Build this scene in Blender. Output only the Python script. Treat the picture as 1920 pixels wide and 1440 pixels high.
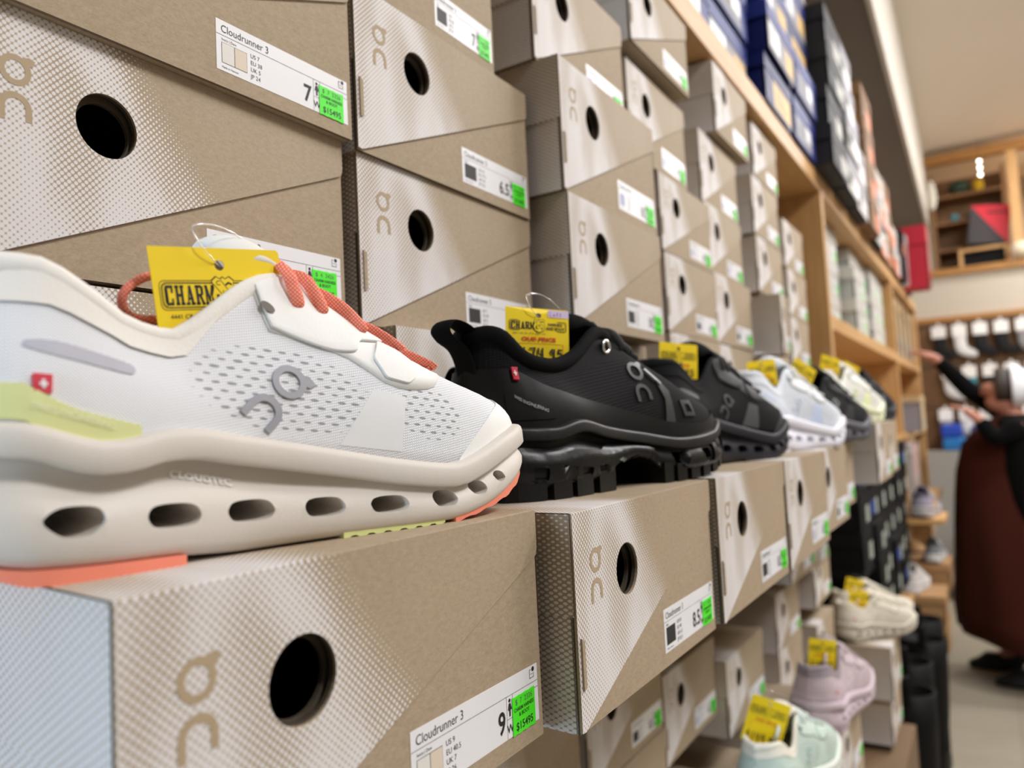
import bpy, bmesh, math, random
import numpy as np
from mathutils import Vector, Matrix
from mathutils.bvhtree import BVHTree
from mathutils.geometry import tessellate_polygon

for o in list(bpy.data.objects):
    bpy.data.objects.remove(o)
SC = bpy.context.scene
COL = SC.collection
random.seed(7)
PI = math.pi
EYE = 1.39                      # camera height above the floor

# ------------------------------------------------------------------ camera
cam_d = bpy.data.cameras.new('camera')
cam = bpy.data.objects.new('camera', cam_d)
COL.objects.link(cam)
SC.camera = cam
cam_d.sensor_fit = 'HORIZONTAL'
cam_d.sensor_width = 36.0
cam_d.lens = 36.0 * 1442 / 1920
cam_d.clip_start = 0.01
cam_d.clip_end = 60
_ay = np.array([1860 - 960.0, 767 - 720.0, 1442.0]); _ay /= np.linalg.norm(_ay)     # the aisle direction seen in camera axes
_s, _c = math.sin(0.05), math.cos(0.05)
_dn = np.array([_s, _c, -(_s * _ay[0] + _c * _ay[1]) / _ay[2]]); _dn /= np.linalg.norm(_dn)
_up = -_dn
_ax = np.cross(_ay, _up)
_R = np.stack([_ax, _ay, _up])
right, down, fwd = _R[:, 0], _R[:, 1], _R[:, 2]
cam.matrix_world = Matrix(((right[0], -down[0], -fwd[0], 0), (right[1], -down[1], -fwd[1], 0),
                           (right[2], -down[2], -fwd[2], EYE), (0, 0, 0, 1)))
cam_d.dof.use_dof = True
cam_d.dof.focus_distance = 0.385
cam_d.dof.aperture_fstop = 7.0
cam_d.dof.aperture_blades = 0

# ------------------------------------------------------------------ world and lights
SC.view_settings.view_transform = 'Standard'
SC.view_settings.look = 'None'
SC.view_settings.gamma = 1
SC.view_settings.use_curve_mapping = False
SC.view_settings.exposure = 0.0
W = bpy.data.worlds.new('world'); SC.world = W
W.use_nodes = True
W.node_tree.nodes['Background'].inputs[0].default_value = (1.0, 0.95, 0.89, 1)
W.node_tree.nodes['Background'].inputs[1].default_value = 0.18

def area_light(name, loc, target, sx, sy, power, color):
    d = bpy.data.lights.new(name, 'AREA'); d.shape = 'RECTANGLE'; d.size = sx; d.size_y = sy
    d.energy = power; d.color = color
    o = bpy.data.objects.new(name, d); COL.objects.link(o)
    o.location = loc
    v = Vector(target) - Vector(loc)
    o.rotation_euler = v.to_track_quat('-Z', 'Y').to_euler()
    return o
for xx, yy in ((1.55, 0.35), (0.95, 2.3), (0.95, 3.7), (0.95, 5.1), (0.95, 6.4)):       # fluorescent fittings over the aisle, above and right of the frame
    area_light('ceiling_light', (xx, yy, 3.46), (xx - 0.5, yy, 0.4), 0.3, 1.2, 66 if yy > 1 else 84, (1.0, 0.985, 0.985))
area_light('shop_window_light', (-0.62, -2.4, 1.45), (-0.28, 0.2, 1.25), 0.3, 1.1, 46, (0.62, 0.81, 1.0))   # daylight from the shop front behind the camera
area_light('loft_light', (0.75, 7.7, 3.45), (0.4, 7.4, 2.4), 0.3, 0.3, 9, (1.0, 0.92, 0.80))

# ------------------------------------------------------------------ helpers
def lin(c):
    return tuple(((x / 12.92) if x <= 0.04045 else ((x + 0.055) / 1.055) ** 2.4) for x in c)
def rgb(r, g, b):
    return lin((r / 255, g / 255, b / 255))

R_ = math.radians
class NX:
    """tiny node-expression helper"""
    def __init__(s, nt, sock): s.nt, s.k = nt, sock
    def _m(s, op, *a, clamp=False):
        n = s.nt.nodes.new('ShaderNodeMath'); n.operation = op; n.use_clamp = clamp
        for i, x in enumerate((s,) + a):
            if isinstance(x, NX): s.nt.links.new(x.k, n.inputs[i])
            else: n.inputs[i].default_value = x
        return NX(s.nt, n.outputs[0])
    def __add__(s, o): return s._m('ADD', o)
    def __sub__(s, o): return s._m('SUBTRACT', o)
    def __mul__(s, o): return s._m('MULTIPLY', o)
    def __truediv__(s, o): return s._m('DIVIDE', o)
    def pow(s, o): return s._m('POWER', o)
    def frac(s): return s._m('FRACT')
    def floor(s): return s._m('FLOOR')
    def mod(s, o): return s._m('FLOORED_MODULO', o)
    def abs(s): return s._m('ABSOLUTE')
    def sqrt(s): return s._m('SQRT')
    def sin(s): return s._m('SINE')
    def max(s, o): return s._m('MAXIMUM', o)
    def min(s, o): return s._m('MINIMUM', o)
    def gt(s, o): return s._m('GREATER_THAN', o)
    def clamp(s): return s._m('ADD', 0.0, clamp=True)
    def neg(s): return s._m('MULTIPLY', -1.0)
    def step(s, a, b):
        """smooth step from a (0) to b (1); b may be smaller than a"""
        n = s.nt.nodes.new('ShaderNodeMapRange'); n.interpolation_type = 'SMOOTHSTEP'
        for i, x in enumerate((s, a, b)):
            if isinstance(x, NX): s.nt.links.new(x.k, n.inputs[i])
            else: n.inputs[i].default_value = x
        n.inputs[3].default_value = 0; n.inputs[4].default_value = 1
        return NX(s.nt, n.outputs[0])

def new_mat(name):
    m = bpy.data.materials.new(name); m.use_nodes = True
    nt = m.node_tree; b = nt.nodes['Principled BSDF']
    return m, nt, b

def setin(b, key, v):
    if key in b.inputs: b.inputs[key].default_value = v

def noise(nt, scale, detail=3, rough=0.5, vec=None):
    n = nt.nodes.new('ShaderNodeTexNoise'); n.inputs['Scale'].default_value = scale
    n.inputs['Detail'].default_value = detail; n.inputs['Roughness'].default_value = rough
    if vec is None:
        t = nt.nodes.new('ShaderNodeTexCoord'); vec = t.outputs['Object']
    nt.links.new(vec, n.inputs['Vector'])
    return NX(nt, n.outputs[0])

def mixc(nt, f, a, b):
    n = nt.nodes.new('ShaderNodeMix'); n.data_type = 'RGBA'
    nt.links.new(f.k, n.inputs[0])
    for i, x in ((6, a), (7, b)):
        if isinstance(x, NX): nt.links.new(x.k, n.inputs[i])
        else: n.inputs[i].default_value = (*x, 1)
    return NX(nt, n.outputs[2])

def bump(nt, b, h, strength, dist):
    n = nt.nodes.new('ShaderNodeBump'); n.inputs['Strength'].default_value = strength
    n.inputs['Distance'].default_value = dist
    nt.links.new(h.k, n.inputs['Height']); nt.links.new(n.outputs[0], b.inputs['Normal'])

MATS = {}
def M(name, color=None, rough=0.6, metal=0.0, spec=0.5, var=0.06, vscale=60, bmp=0.0, bscale=400, emit=None, trans=0.0, sheen=0.0):
    if name in MATS: return MATS[name]
    m, nt, b = new_mat(name)
    c = rgb(*color)
    n = noise(nt, vscale, 3)
    k = n * (2 * var) + (1 - var)
    mx = nt.nodes.new('ShaderNodeVectorMath'); mx.operation = 'SCALE'
    mx.inputs[0].default_value = c; nt.links.new(k.k, mx.inputs['Scale'])
    nt.links.new(mx.outputs[0], b.inputs['Base Color'])
    b.inputs['Roughness'].default_value = rough; b.inputs['Metallic'].default_value = metal
    setin(b, 'Specular IOR Level', spec)
    if trans: setin(b, 'Transmission Weight', trans)
    if sheen: setin(b, 'Sheen Weight', sheen)
    if bmp: bump(nt, b, noise(nt, bscale, 2), bmp, 0.0006)
    if emit:
        b.inputs['Emission Color'].default_value = (*c, 1); b.inputs['Emission Strength'].default_value = emit
    MATS[name] = m
    return m

class Geo:
    """collects faces and links them as ONE mesh object"""
    def __init__(s): s.v, s.f, s.m, s.u, s.mats, s.sm = [], [], [], [], [], []
    def mi(s, mat):
        if mat not in s.mats: s.mats.append(mat)
        return s.mats.index(mat)
    def add(s, verts, faces, mat, uv=None, smooth=False):
        b = len(s.v); k = s.mi(mat)
        s.v += [tuple(p) for p in verts]
        for f in faces:
            s.f.append([b + i for i in f]); s.m.append(k); s.sm.append(smooth)
            s.u.append([uv[i] for i in f] if uv else [(9.0, 9.0)] * len(f))
    def box(s, a, b, mat, uv=None):
        (x0, y0, z0), (x1, y1, z1) = a, b
        vs = [(x0, y0, z0), (x1, y0, z0), (x1, y1, z0), (x0, y1, z0), (x0, y0, z1), (x1, y0, z1), (x1, y1, z1), (x0, y1, z1)]
        s.add(vs, [(0, 3, 2, 1), (4, 5, 6, 7), (0, 1, 5, 4), (1, 2, 6, 5), (2, 3, 7, 6), (3, 0, 4, 7)], mat, uv)
    def plate(s, outline, holes, x1, thick, mat, uvs=False, fn=None, back=None):
        """flat sheet in the (y,z) plane, outer face at x1, thick to -x; holes are cut through"""
        loops = [[Vector((p[0], p[1], 0)) for p in lp] for lp in [outline] + list(holes)]
        tri = tessellate_polygon(loops)
        pts = [p for lp in loops for p in lp]
        fn = fn or (lambda x, y, z: (x, y, z))
        uv = [(p.x, p.y) for p in pts]
        F = []
        for t in tri:
            a, b, c = (pts[i] for i in t)
            ar = (b.x - a.x) * (c.y - a.y) - (c.x - a.x) * (b.y - a.y)
            if abs(ar) < 1e-14: continue
            F.append(tuple(t) if ar > 0 else (t[0], t[2], t[1]))
        s.add([fn(x1, p.x, p.y) for p in pts], F, mat, uv if uvs else None)
        if thick:
            bm_ = back or mat
            s.add([fn(x1 - thick, p.x, p.y) for p in pts], [f[::-1] for f in F], bm_)
            o = 0
            for lp in loops:
                n = len(lp)
                ar = sum(lp[i].x * lp[(i + 1) % n].y - lp[(i + 1) % n].x * lp[i].y for i in range(n))
                vs = [fn(x1, p.x, p.y) for p in lp] + [fn(x1 - thick, p.x, p.y) for p in lp]
                outer = lp is loops[0]
                fs = []
                for i in range(n):
                    j = (i + 1) % n
                    q = (i, n + i, n + j, j)
                    if (ar > 0) != outer: q = q[::-1]
                    fs.append(q)
                s.add(vs, fs, bm_)
    def tube(s, pts, rx, ry, mat, n=8, up=(0, 0, 1), closed=False, taper=None, smooth=True, cap=True):
        P = [Vector(p) for p in pts]; N = len(P)
        T = []
        for i in range(N):
            a = P[(i - 1) % N] if (closed or i > 0) else P[i]
            b = P[(i + 1) % N] if (closed or i < N - 1) else P[i]
            d = b - a
            T.append(d.normalized() if d.length > 1e-9 else Vector((0, 1, 0)))
        u = Vector(up)
        vs = []
        for i in range(N):
            t = T[i]
            u2 = u - t * u.dot(t)
            if u2.length < 1e-4:
                u2 = t.orthogonal()
            u2.normalize(); u = u2 if up == 'pt' else (u * 0 + u2)
            w = t.cross(u2)
            k = taper[i] if taper else 1.0
            for j in range(n):
                a = 2 * PI * j / n
                vs.append(P[i] + w * (rx * k * math.cos(a)) + u2 * (ry * k * math.sin(a)))
        fs = []
        R = N if closed else N - 1
        for i in range(R):
            for j in range(n):
                a, b = i * n + j, i * n + (j + 1) % n
                c, d = ((i + 1) % N) * n + (j + 1) % n, ((i + 1) % N) * n + j
                fs.append((a, b, c, d))
        if cap and not closed:
            fs.append(tuple(range(n))[::-1]); fs.append(tuple((N - 1) * n + j for j in range(n)))
        s.add(vs, fs, mat, None, smooth)
    def grid(s, rows, mat, closed=False, smooth=True, flip=False):
        n = len(rows[0]); vs = [p for r in rows for p in r]; fs = []
        for i in range(len(rows) - 1):
            for j in range(n if closed else n - 1):
                q = (i * n + j, i * n + (j + 1) % n, (i + 1) * n + (j + 1) % n, (i + 1) * n + j)
                fs.append(q[::-1] if flip else q)
        s.add(vs, fs, mat, None, smooth)
    def text(s, txt, pos, size, mat, fn=None, x=0.0, bold=0.0, sx=1.0, align='L', rot=0.0):
        """flat lettering in the (y,z) plane at pos=(y,z); size is the cap height"""
        V, F, wid = glyphs(txt, bold)
        k = size / 0.70
        oy = {'L': 0, 'C': -wid * k * sx / 2, 'R': -wid * k * sx}[align]
        fn = fn or (lambda x, y, z: (x, y, z))
        cr, sr = math.cos(rot), math.sin(rot)
        out = []
        for a, b in V:
            p, q = a * k * sx + oy, b * k
            out.append(fn(x, pos[0] + p * cr - q * sr, pos[1] + p * sr + q * cr))
        s.add(out, F, mat)
    def build(s, name, parent=None, sharp=None, mods=None):
        me = bpy.data.meshes.new(name)
        me.from_pydata(s.v, [], s.f)
        for m in s.mats: me.materials.append(m)
        me.polygons.foreach_set('material_index', s.m)
        me.polygons.foreach_set('use_smooth', s.sm)
        uvl = me.uv_layers.new(name='UVMap')
        flat = [c for f in s.u for p in f for c in p]
        uvl.data.foreach_set('uv', flat)
        me.update()
        sharp = sharp or getattr(s, 'sharp', None)
        if sharp: me.set_sharp_from_angle(angle=math.radians(sharp))
        return link(name, me, parent)

def link(name, data, parent=None):
    o = bpy.data.objects.new(name, data); COL.objects.link(o)
    if parent: o.parent = parent
    return o

_G = {}
def glyphs(txt, bold=0.0):
    key = (txt, bold)
    if key in _G: return _G[key]
    c = bpy.data.curves.new('t', 'FONT'); c.body = txt; c.resolution_u = 3; c.offset = bold; c.fill_mode = 'FRONT'
    o = bpy.data.objects.new('t', c); COL.objects.link(o)
    dg = bpy.context.evaluated_depsgraph_get(); dg.update()
    me = bpy.data.meshes.new_from_object(o.evaluated_get(dg))
    V = [(v.co.x, v.co.y) for v in me.vertices]; F = [tuple(p.vertices) for p in me.polygons]
    F2 = []
    for f in F:
        ar = sum(V[f[i]][0] * V[f[(i + 1) % len(f)]][1] - V[f[(i + 1) % len(f)]][0] * V[f[i]][1] for i in range(len(f)))
        F2.append(f if ar > 0 else f[::-1])
    bpy.data.objects.remove(o); bpy.data.curves.remove(c); bpy.data.meshes.remove(me)
    w = max((a for a, b in V), default=0)
    _G[key] = (V, F2, w)
    return _G[key]

def empty(name, loc=(0, 0, 0), rz=0.0):
    o = bpy.data.objects.new(name, None); COL.objects.link(o)
    o.location = loc; o.rotation_euler = (0, 0, rz); o.empty_display_size = 0.02
    return o
def tag(o, label, cat, group=None):
    o['label'] = label; o['category'] = cat
    if group: o['group'] = group
    return o
def struct(o, label=None):
    o['kind'] = 'structure'
    if label: o['label'] = label
    return o
def copy_tree(o, parent=None):
    c = o.copy(); COL.objects.link(c)
    if parent: c.parent = parent
    for ch in list(o.children): copy_tree(ch, c)
    return c
def circle(cx, cy, r, n=28, rx=None):
    return [(cx + (rx or r) * math.cos(2 * PI * i / n), cy + r * math.sin(2 * PI * i / n)) for i in range(n)]
def rrect(x0, y0, x1, y1, r, n=4):
    out = []
    for cx, cy, a0 in ((x1 - r, y0 + r, -90), (x1 - r, y1 - r, 0), (x0 + r, y1 - r, 90), (x0 + r, y0 + r, 180)):
        for i in range(n + 1):
            a = math.radians(a0 + 90 * i / n); out.append((cx + r * math.cos(a), cy + r * math.sin(a)))
    return out
def pchip(xs, ys):
    xs = np.array(xs, float); ys = np.array(ys, float)
    h = np.diff(xs); d = np.diff(ys) / h
    m = np.zeros(len(xs))
    m[0], m[-1] = d[0], d[-1]
    for i in range(1, len(xs) - 1):
        if d[i - 1] * d[i] > 0:
            w1, w2 = 2 * h[i] + h[i - 1], h[i] + 2 * h[i - 1]
            m[i] = (w1 + w2) / (w1 / d[i - 1] + w2 / d[i])
    def f(x):
        x = min(max(x, xs[0]), xs[-1])
        i = min(max(int(np.searchsorted(xs, x)) - 1, 0), len(h) - 1)
        t = (x - xs[i]) / h[i]
        return float((1 + 2 * t) * (1 - t) ** 2 * ys[i] + t * (1 - t) ** 2 * h[i] * m[i] + t * t * (3 - 2 * t) * ys[i + 1] + t * t * (t - 1) * h[i] * m[i + 1])
    return f
def sstep(a, b, x):
    t = min(max((x - a) / (b - a), 0), 1); return t * t * (3 - 2 * t)

# ------------------------------------------------------------------ materials of the printed cartons
def fiber(nt):
    t = nt.nodes.new('ShaderNodeTexCoord')
    mp = nt.nodes.new('ShaderNodeMapping'); mp.inputs['Scale'].default_value = (1, 1, 2.2)
    nt.links.new(t.outputs['Object'], mp.inputs['Vector'])
    a = noise(nt, 900, 2, 0.6, mp.outputs[0]); b_ = noise(nt, 260, 3, 0.6, mp.outputs[0]); c_ = noise(nt, 9, 2, 0.5, t.outputs['Object'])
    return a * 0.40 + b_ * 0.40 + c_ * 0.20
KRAFT = rgb(180, 162, 138)
KRAFT_D = rgb(158, 140, 116)
def kraft_nodes(nt):
    f = fiber(nt)
    return mixc(nt, f.step(0.30, 0.70), KRAFT_D, KRAFT), f
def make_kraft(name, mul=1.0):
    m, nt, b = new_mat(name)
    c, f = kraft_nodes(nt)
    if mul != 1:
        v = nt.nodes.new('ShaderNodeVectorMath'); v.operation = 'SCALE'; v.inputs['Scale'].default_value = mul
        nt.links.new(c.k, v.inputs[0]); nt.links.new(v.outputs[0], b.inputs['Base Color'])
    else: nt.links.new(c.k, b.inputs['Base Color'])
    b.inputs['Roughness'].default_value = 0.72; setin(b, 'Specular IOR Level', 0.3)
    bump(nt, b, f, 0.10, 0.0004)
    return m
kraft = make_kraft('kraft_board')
kraft_shade = make_kraft('kraft_board_inside_shade', 0.22)  # same board darkened to paint in the shade within the boxes
def make_print():
    m, nt, b = new_mat('dotted_print_board')
    kc, f = kraft_nodes(nt)
    uvn = nt.nodes.new('ShaderNodeUVMap'); sp = nt.nodes.new('ShaderNodeSeparateXYZ')
    nt.links.new(uvn.outputs[0], sp.inputs[0])
    u, v = NX(nt, sp.outputs[0]), NX(nt, sp.outputs[1])
    U, V = u / 0.22, v / 0.1105
    Vc = V.clamp()
    inv = (Vc * -1.0 + 1.0)
    Ub = inv.pow(1.25) * 0.40 + 0.31
    edge = U.step(Ub + 0.10, Ub - 0.13)
    mp = nt.nodes.new('ShaderNodeMapping'); mp.inputs['Rotation'].default_value = (0, 0, math.radians(35)); mp.inputs['Scale'].default_value = (34, 11, 1)
    nt.links.new(uvn.outputs[0], mp.inputs['Vector'])
    ns = noise(nt, 1.0, 1, 0.4, mp.outputs[0])
    ns = ns.step(0.28, 0.72)
    # bright sweep that leaves the top right of the printed area and comes back along the diagonal
    d1 = (U - inv * 0.62 - 0.24).abs().step(0.17, 0.0)
    cov = edge * (ns * 0.34 + 0.20 + d1 * 0.34 + inv * 0.30)
    fade = V.step(1.9, 0.99)
    side = U.step(-0.001, -0.004)
    cov = cov + side * (inv * 0.42 + 0.07 + ns * 0.08 - cov)  # sparse side print, thinned further to paint in the shade on the sides
    cov = (cov * fade).clamp()
    a = (u + v) / 0.0031; c = (u - v) / 0.0031
    fx = a.frac() - 0.5; fy = c.frac() - 0.5
    d = (fx * fx + fy * fy).sqrt()
    R = cov.pow(0.62) * 0.74
    mask = d.step(R + 0.09, R - 0.09) * cov.gt(0.006)
    col = mixc(nt, mask, kc, rgb(224, 221, 222))
    nt.links.new(col.k, b.inputs['Base Color'])
    b.inputs['Roughness'].default_value = 0.6; setin(b, 'Specular IOR Level', 0.35)
    bump(nt, b, f, 0.08, 0.0004)
    return m
dots = make_print()
logo_kraft = M('logo_kraft', (176, 156, 127), .7, var=.04, vscale=300)
ink = M('black_ink', (28, 27, 27), 0.6)
ink_soft = M('grey_ink', (92, 90, 88), 0.6)
label_white = M('label_paper', (236, 236, 240), 0.38, spec=0.5, var=0.02)
green = M('green_sticker', (72, 240, 26), 0.5, var=0.03)
ivory = M('ivory_swatch', (228, 226, 220), 0.6); dew = M('dew_swatch', (222, 208, 190), 0.6)
black_sw = M('black_swatch', (38, 36, 38), 0.6)
lilac_sw = M('lilac_swatch', (178, 182, 214), 0.6)

BW, BH, BD = 0.22, 0.1105, 0.33
def logo_polys(k=1.0):
    """the ring with a tick and the arch below it, centred on the ring, unit = metres at k=1"""
    ro, ri = 0.0066 * k, 0.0041 * k
    ring = [(ro * math.cos(a), ro * math.sin(a)) for a in [math.radians(x) for x in range(58, 393, 9)]]
    t0 = math.radians(58); t1 = math.radians(393 - 360 - 0)
    outer = [(ro * math.cos(math.radians(x)), ro * math.sin(math.radians(x))) for x in range(64, 64 + 333, 9)]
    tick = [(0.0072 * k, 0.0036 * k), (0.0082 * k, 0.0062 * k), (0.0056 * k, 0.0070 * k)]
    outline = outer + tick
    hole = [(ri * math.cos(2 * PI * i / 26), ri * math.sin(2 * PI * i / 26)) for i in range(26)]
    cx, cy = 0.0, -0.0162 * k
    Ro, Ri = 0.0068 * k, 0.0041 * k
    arch = [(cx + Ro * math.cos(math.radians(x)), cy + Ro * math.sin(math.radians(x))) for x in range(0, 181, 12)]
    arch += [(cx - Ro, cy - 0.0060 * k), (cx - Ri, cy - 0.0060 * k)]
    arch += [(cx + Ri * math.cos(math.radians(x)), cy + Ri * math.sin(math.radians(x))) for x in range(180, -1, -12)]
    arch += [(cx + Ri, cy - 0.0048 * k), (cx + Ro, cy - 0.0048 * k)]
    return [(outline, [hole]), (arch, [])]

LX0, LX1, LZ0, LZ1 = 0.1185, 0.2165, 0.0085, 0.0357
FR = -0.0016                # face of the base panel; the lid flap stands at x=0
def box_parts(skew=0.0):
    fn = lambda x, y, z: (x, y + skew * -x, z)
    hc, hr = (0.0645, 0.072), 0.0148
    hole = circle(*hc, hr, 36)
    body = Geo()
    body.plate([(0, 0), (BW, 0), (BW, BH - .002), (0, BH - .002)], [hole], FR, 0.0022, kraft, fn=fn, back=kraft_shade)
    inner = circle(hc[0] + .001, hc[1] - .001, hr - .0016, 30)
    body.plate([(0.004, 0.004), (BW - .004, 0.004), (BW - .004, BH - .004), (0.004, BH - .004)], [inner], FR - 0.0050, 0.0022, kraft_shade, fn=fn, back=kraft_shade)
    def wall(y, out):        # left or right wall: print continues round the corner on the left
        xs = (FR - .001, -BD)
        vs = [fn(xs[0], y, 0), fn(xs[1], y, 0), fn(xs[1], y, BH - .002), fn(xs[0], y, BH - .002)]
        dv = -.10 if skew > .125 else 0
        uv = [(-.002, dv), (-BD * .55, dv), (-BD * .55, BH + dv), (-.002, BH + dv)] if out < 0 else None
        body.add(vs, [(0, 3, 2, 1) if out < 0 else (0, 1, 2, 3)], dots if out < 0 else kraft, uv)
        y2 = y - out * 0.002
        vs = [fn(xs[0], y2, 0), fn(xs[1], y2, 0), fn(xs[1], y2, BH - .002), fn(xs[0], y2, BH - .002)]
        body.add(vs, [(0, 1, 2, 3) if out < 0 else (0, 3, 2, 1)], kraft_shade)
    wall(0, -1); wall(BW, 1)
    vs = [fn(-BD, 0, 0), fn(-BD, BW, 0), fn(-BD, BW, BH), fn(-BD, 0, BH)]
    body.add(vs, [(0, 3, 2, 1)], kraft)
    vs = [fn(FR, 0, 0), fn(-BD, 0, 0), fn(-BD, BW, 0), fn(FR, BW, 0)]
    body.add(vs, [(0, 1, 2, 3)], kraft)
    # white tissue inside, seen through the thumb hole
    lid = Geo()
    flap = [(0, 0.0012), (0.004, 0.0008), (0.2155, 0.0868), (0.2188, 0.0885), (0.2199, 0.0915), (0.22, 0.0945), (0.22, BH), (0, BH)]
    lid.plate(flap, [hole], 0.0, 0.0016, dots, uvs=True, fn=fn, back=kraft)
    r = 0.0012
    tv = [fn(0 - r, 0, BH + r * .3), fn(0 - r, BW, BH + r * .3), fn(-BD, BW, BH + r * .3), fn(-BD, 0, BH + r * .3)]
    tuv = [(0, BH), (BW, BH), (BW, BH + BD), (0, BH + BD)]
    lid.add(tv, [(0, 1, 2, 3)], dots, tuv)
    lid.add([fn(0, 0, BH), fn(0, BW, BH), fn(-r, BW, BH + r * .3), fn(-r, 0, BH + r * .3)], [(0, 1, 2, 3)], dots, [(0, BH), (BW, BH), (BW, BH), (0, BH)])
    b2 = BH - .0016
    lid.add([fn(FR, 0.002, b2), fn(FR, BW - .002, b2), fn(-BD, BW - .002, b2), fn(-BD, 0.002, b2)], [(0, 3, 2, 1)], kraft_shade)
    # short side skirts of the lid
    for y, q in ((-0.0007, (0, 3, 2, 1)), (BW + .0007, (0, 1, 2, 3))):
        vs = [fn(-r, y, BH - .052), fn(-BD, y, BH - .052), fn(-BD, y, BH), fn(-r, y, BH)]
        dv = -.10 if skew > .125 else 0
        uv = [(-.002, BH - .052 + dv), (-BD * .55, BH - .052 + dv), (-BD * .55, BH + dv), (-.002, BH + dv)] if y < 0 else [(9, 0)] * 4
        lid.add(vs, [q], dots, uv)
    for out, hs in logo_polys():
        sh = lambda lp: [(0.0243 + p[0], 0.0836 + p[1]) for p in lp]
        lid.plate(sh(out), [sh(h) for h in hs], 0.00015, 0, logo_kraft, fn=fn)
    tabg = Geo()
    tabg.plate([(0.0024, 0.0215), (0.0054, 0.0225), (0.0054, 0.0455), (0.0024, 0.0475)], [], 0.0012, 0.0014, kraft, fn=fn)
    return body, lid, tabg

_LAB = {}
def label_geo(size, us, kind):
    """the printed size label at the lower right of a carton front"""
    g = Geo(); x = FR + 0.0002
    g.plate([(LX0, LZ0), (LX1, LZ0), (LX1, LZ1), (LX0, LZ1)], [], x, 0.0002, label_white)
    x += 0.0001
    def T(t, y, z, s, **k): g.text(t, (LX0 + y, LZ0 + z), s, ink, x=x, **k)
    def ln(y0, z0, y1, z1, mat=ink): g.plate([(LX0 + y0, LZ0 + z0), (LX0 + y1, LZ0 + z0), (LX0 + y1, LZ0 + z1), (LX0 + y0, LZ0 + z1)], [], x, 0, mat)
    T('Cloudrunner 3', .0030, .0209, .0040, sx=0.94)
    ln(0, .0191, .098, .0193)
    w = .0002
    if kind == 'light':
        T('Ivory | Dew', .0034, .0164, .0014)
        for k, m in ((0, ivory), (1, dew)):
            ln(.0033 + k * .0083, .0044, .0033 + (k + 1) * .0083, .0154, ink)
            g.plate([(LX0 + .0033 + k * .0083 + w, LZ0 + .0044 + w), (LX0 + .0033 + (k + 1) * .0083 - w, LZ0 + .0044 + w), (LX0 + .0033 + (k + 1) * .0083 - w, LZ0 + .0154 - w), (LX0 + .0033 + k * .0083 + w, LZ0 + .0154 - w)], [], x + .00005, 0, m)
    elif kind == 'black':
        T('Black', .0034, .0164, .0014)
        ln(.0033, .0044, .0190, .0154, black_sw)
    else:
        ln(.0033, .0044, .0150, .0154, lilac_sw)
    T('Made in Vietnam', .0033, .0016, .0011)
    for i, t in enumerate(us): T(t, .0222, .0140 - i * .0038, .0023)
    T(size, .0676, .0040, .0098, bold=0.022, align='R', sx=0.9)
    ln(.0690, 0, .0692, .0192); ln(.0742, 0, .0744, .0192); ln(.0692, .0087, .0744, .0089); ln(.0744, .0160, .098, .0162)
    T('W', .0717, .0026, .0038, bold=0.015, align='C')
    cy = LX0 + .0717
    g.plate(circle(cy, LZ0 + .0170, .0009, 14), [], x, 0, ink)
    g.plate([(cy - .0008, LZ0 + .0158), (cy + .0008, LZ0 + .0158), (cy + .0017, LZ0 + .0127), (cy + .0007, LZ0 + .0127), (cy + .0006, LZ0 + .0098), (cy - .0006, LZ0 + .0098), (cy - .0007, LZ0 + .0127), (cy - .0017, LZ0 + .0127)][::-1], [], x, 0, ink)
    for i in range(9): ln(.0760 + i * .0021, .0035, .0760 + i * .0021 + (.0007, .0012, .0005)[i % 3], .0125)
    bx, bz = .0905, .0214        # small carton pictogram
    for a in ((0, 0, .0040, .0003), (0, 0, .0003, .0042), (.0037, 0, .0040, .0024), (0, .0039, .0016, .0042), (.0008, .0018, .0032, .0020)): ln(bx + a[0], bz + a[1], bx + a[2], bz + a[3])
    g.plate(circle(LX0 + bx + .0034, LZ0 + bz + .0040, .0012, 10), [], x, 0, ink)
    return g
def sticker_geo(line1, price):
    g = Geo(); x = FR + 0.0006
    y0, z0, w, h = 0.1920, 0.0080, 0.0205, 0.0178
    edge = [(y0, z0)] + [(y0 + w * i / 7, z0 + (0.0003 if i % 2 else 0)) for i in range(1, 7)] + [(y0 + w, z0), (y0 + w, z0 + h)] + [(y0 + w * i / 7, z0 + h - (0.0003 if i % 2 else 0)) for i in range(6, 0, -1)] + [(y0, z0 + h)]
    g.plate(edge, [], x, 0.0002, green)
    x += .0001
    g.text(line1, (y0 + w / 2, z0 + .0138), .0025, ink_soft, x=x, align='C', sx=1.05)
    g.text('CHARM HARNESS', (y0 + w / 2, z0 + .0107), .0018, ink, x=x, align='C', sx=.88, bold=.012)
    g.text('& BOOT', (y0 + w / 2, z0 + .0080), .0018, ink, x=x, align='C', bold=.012)
    g.text(price, (y0 + w / 2, z0 + .0020), .0036, ink, x=x, align='C', sx=1.0, bold=.01)
    return g
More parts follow.
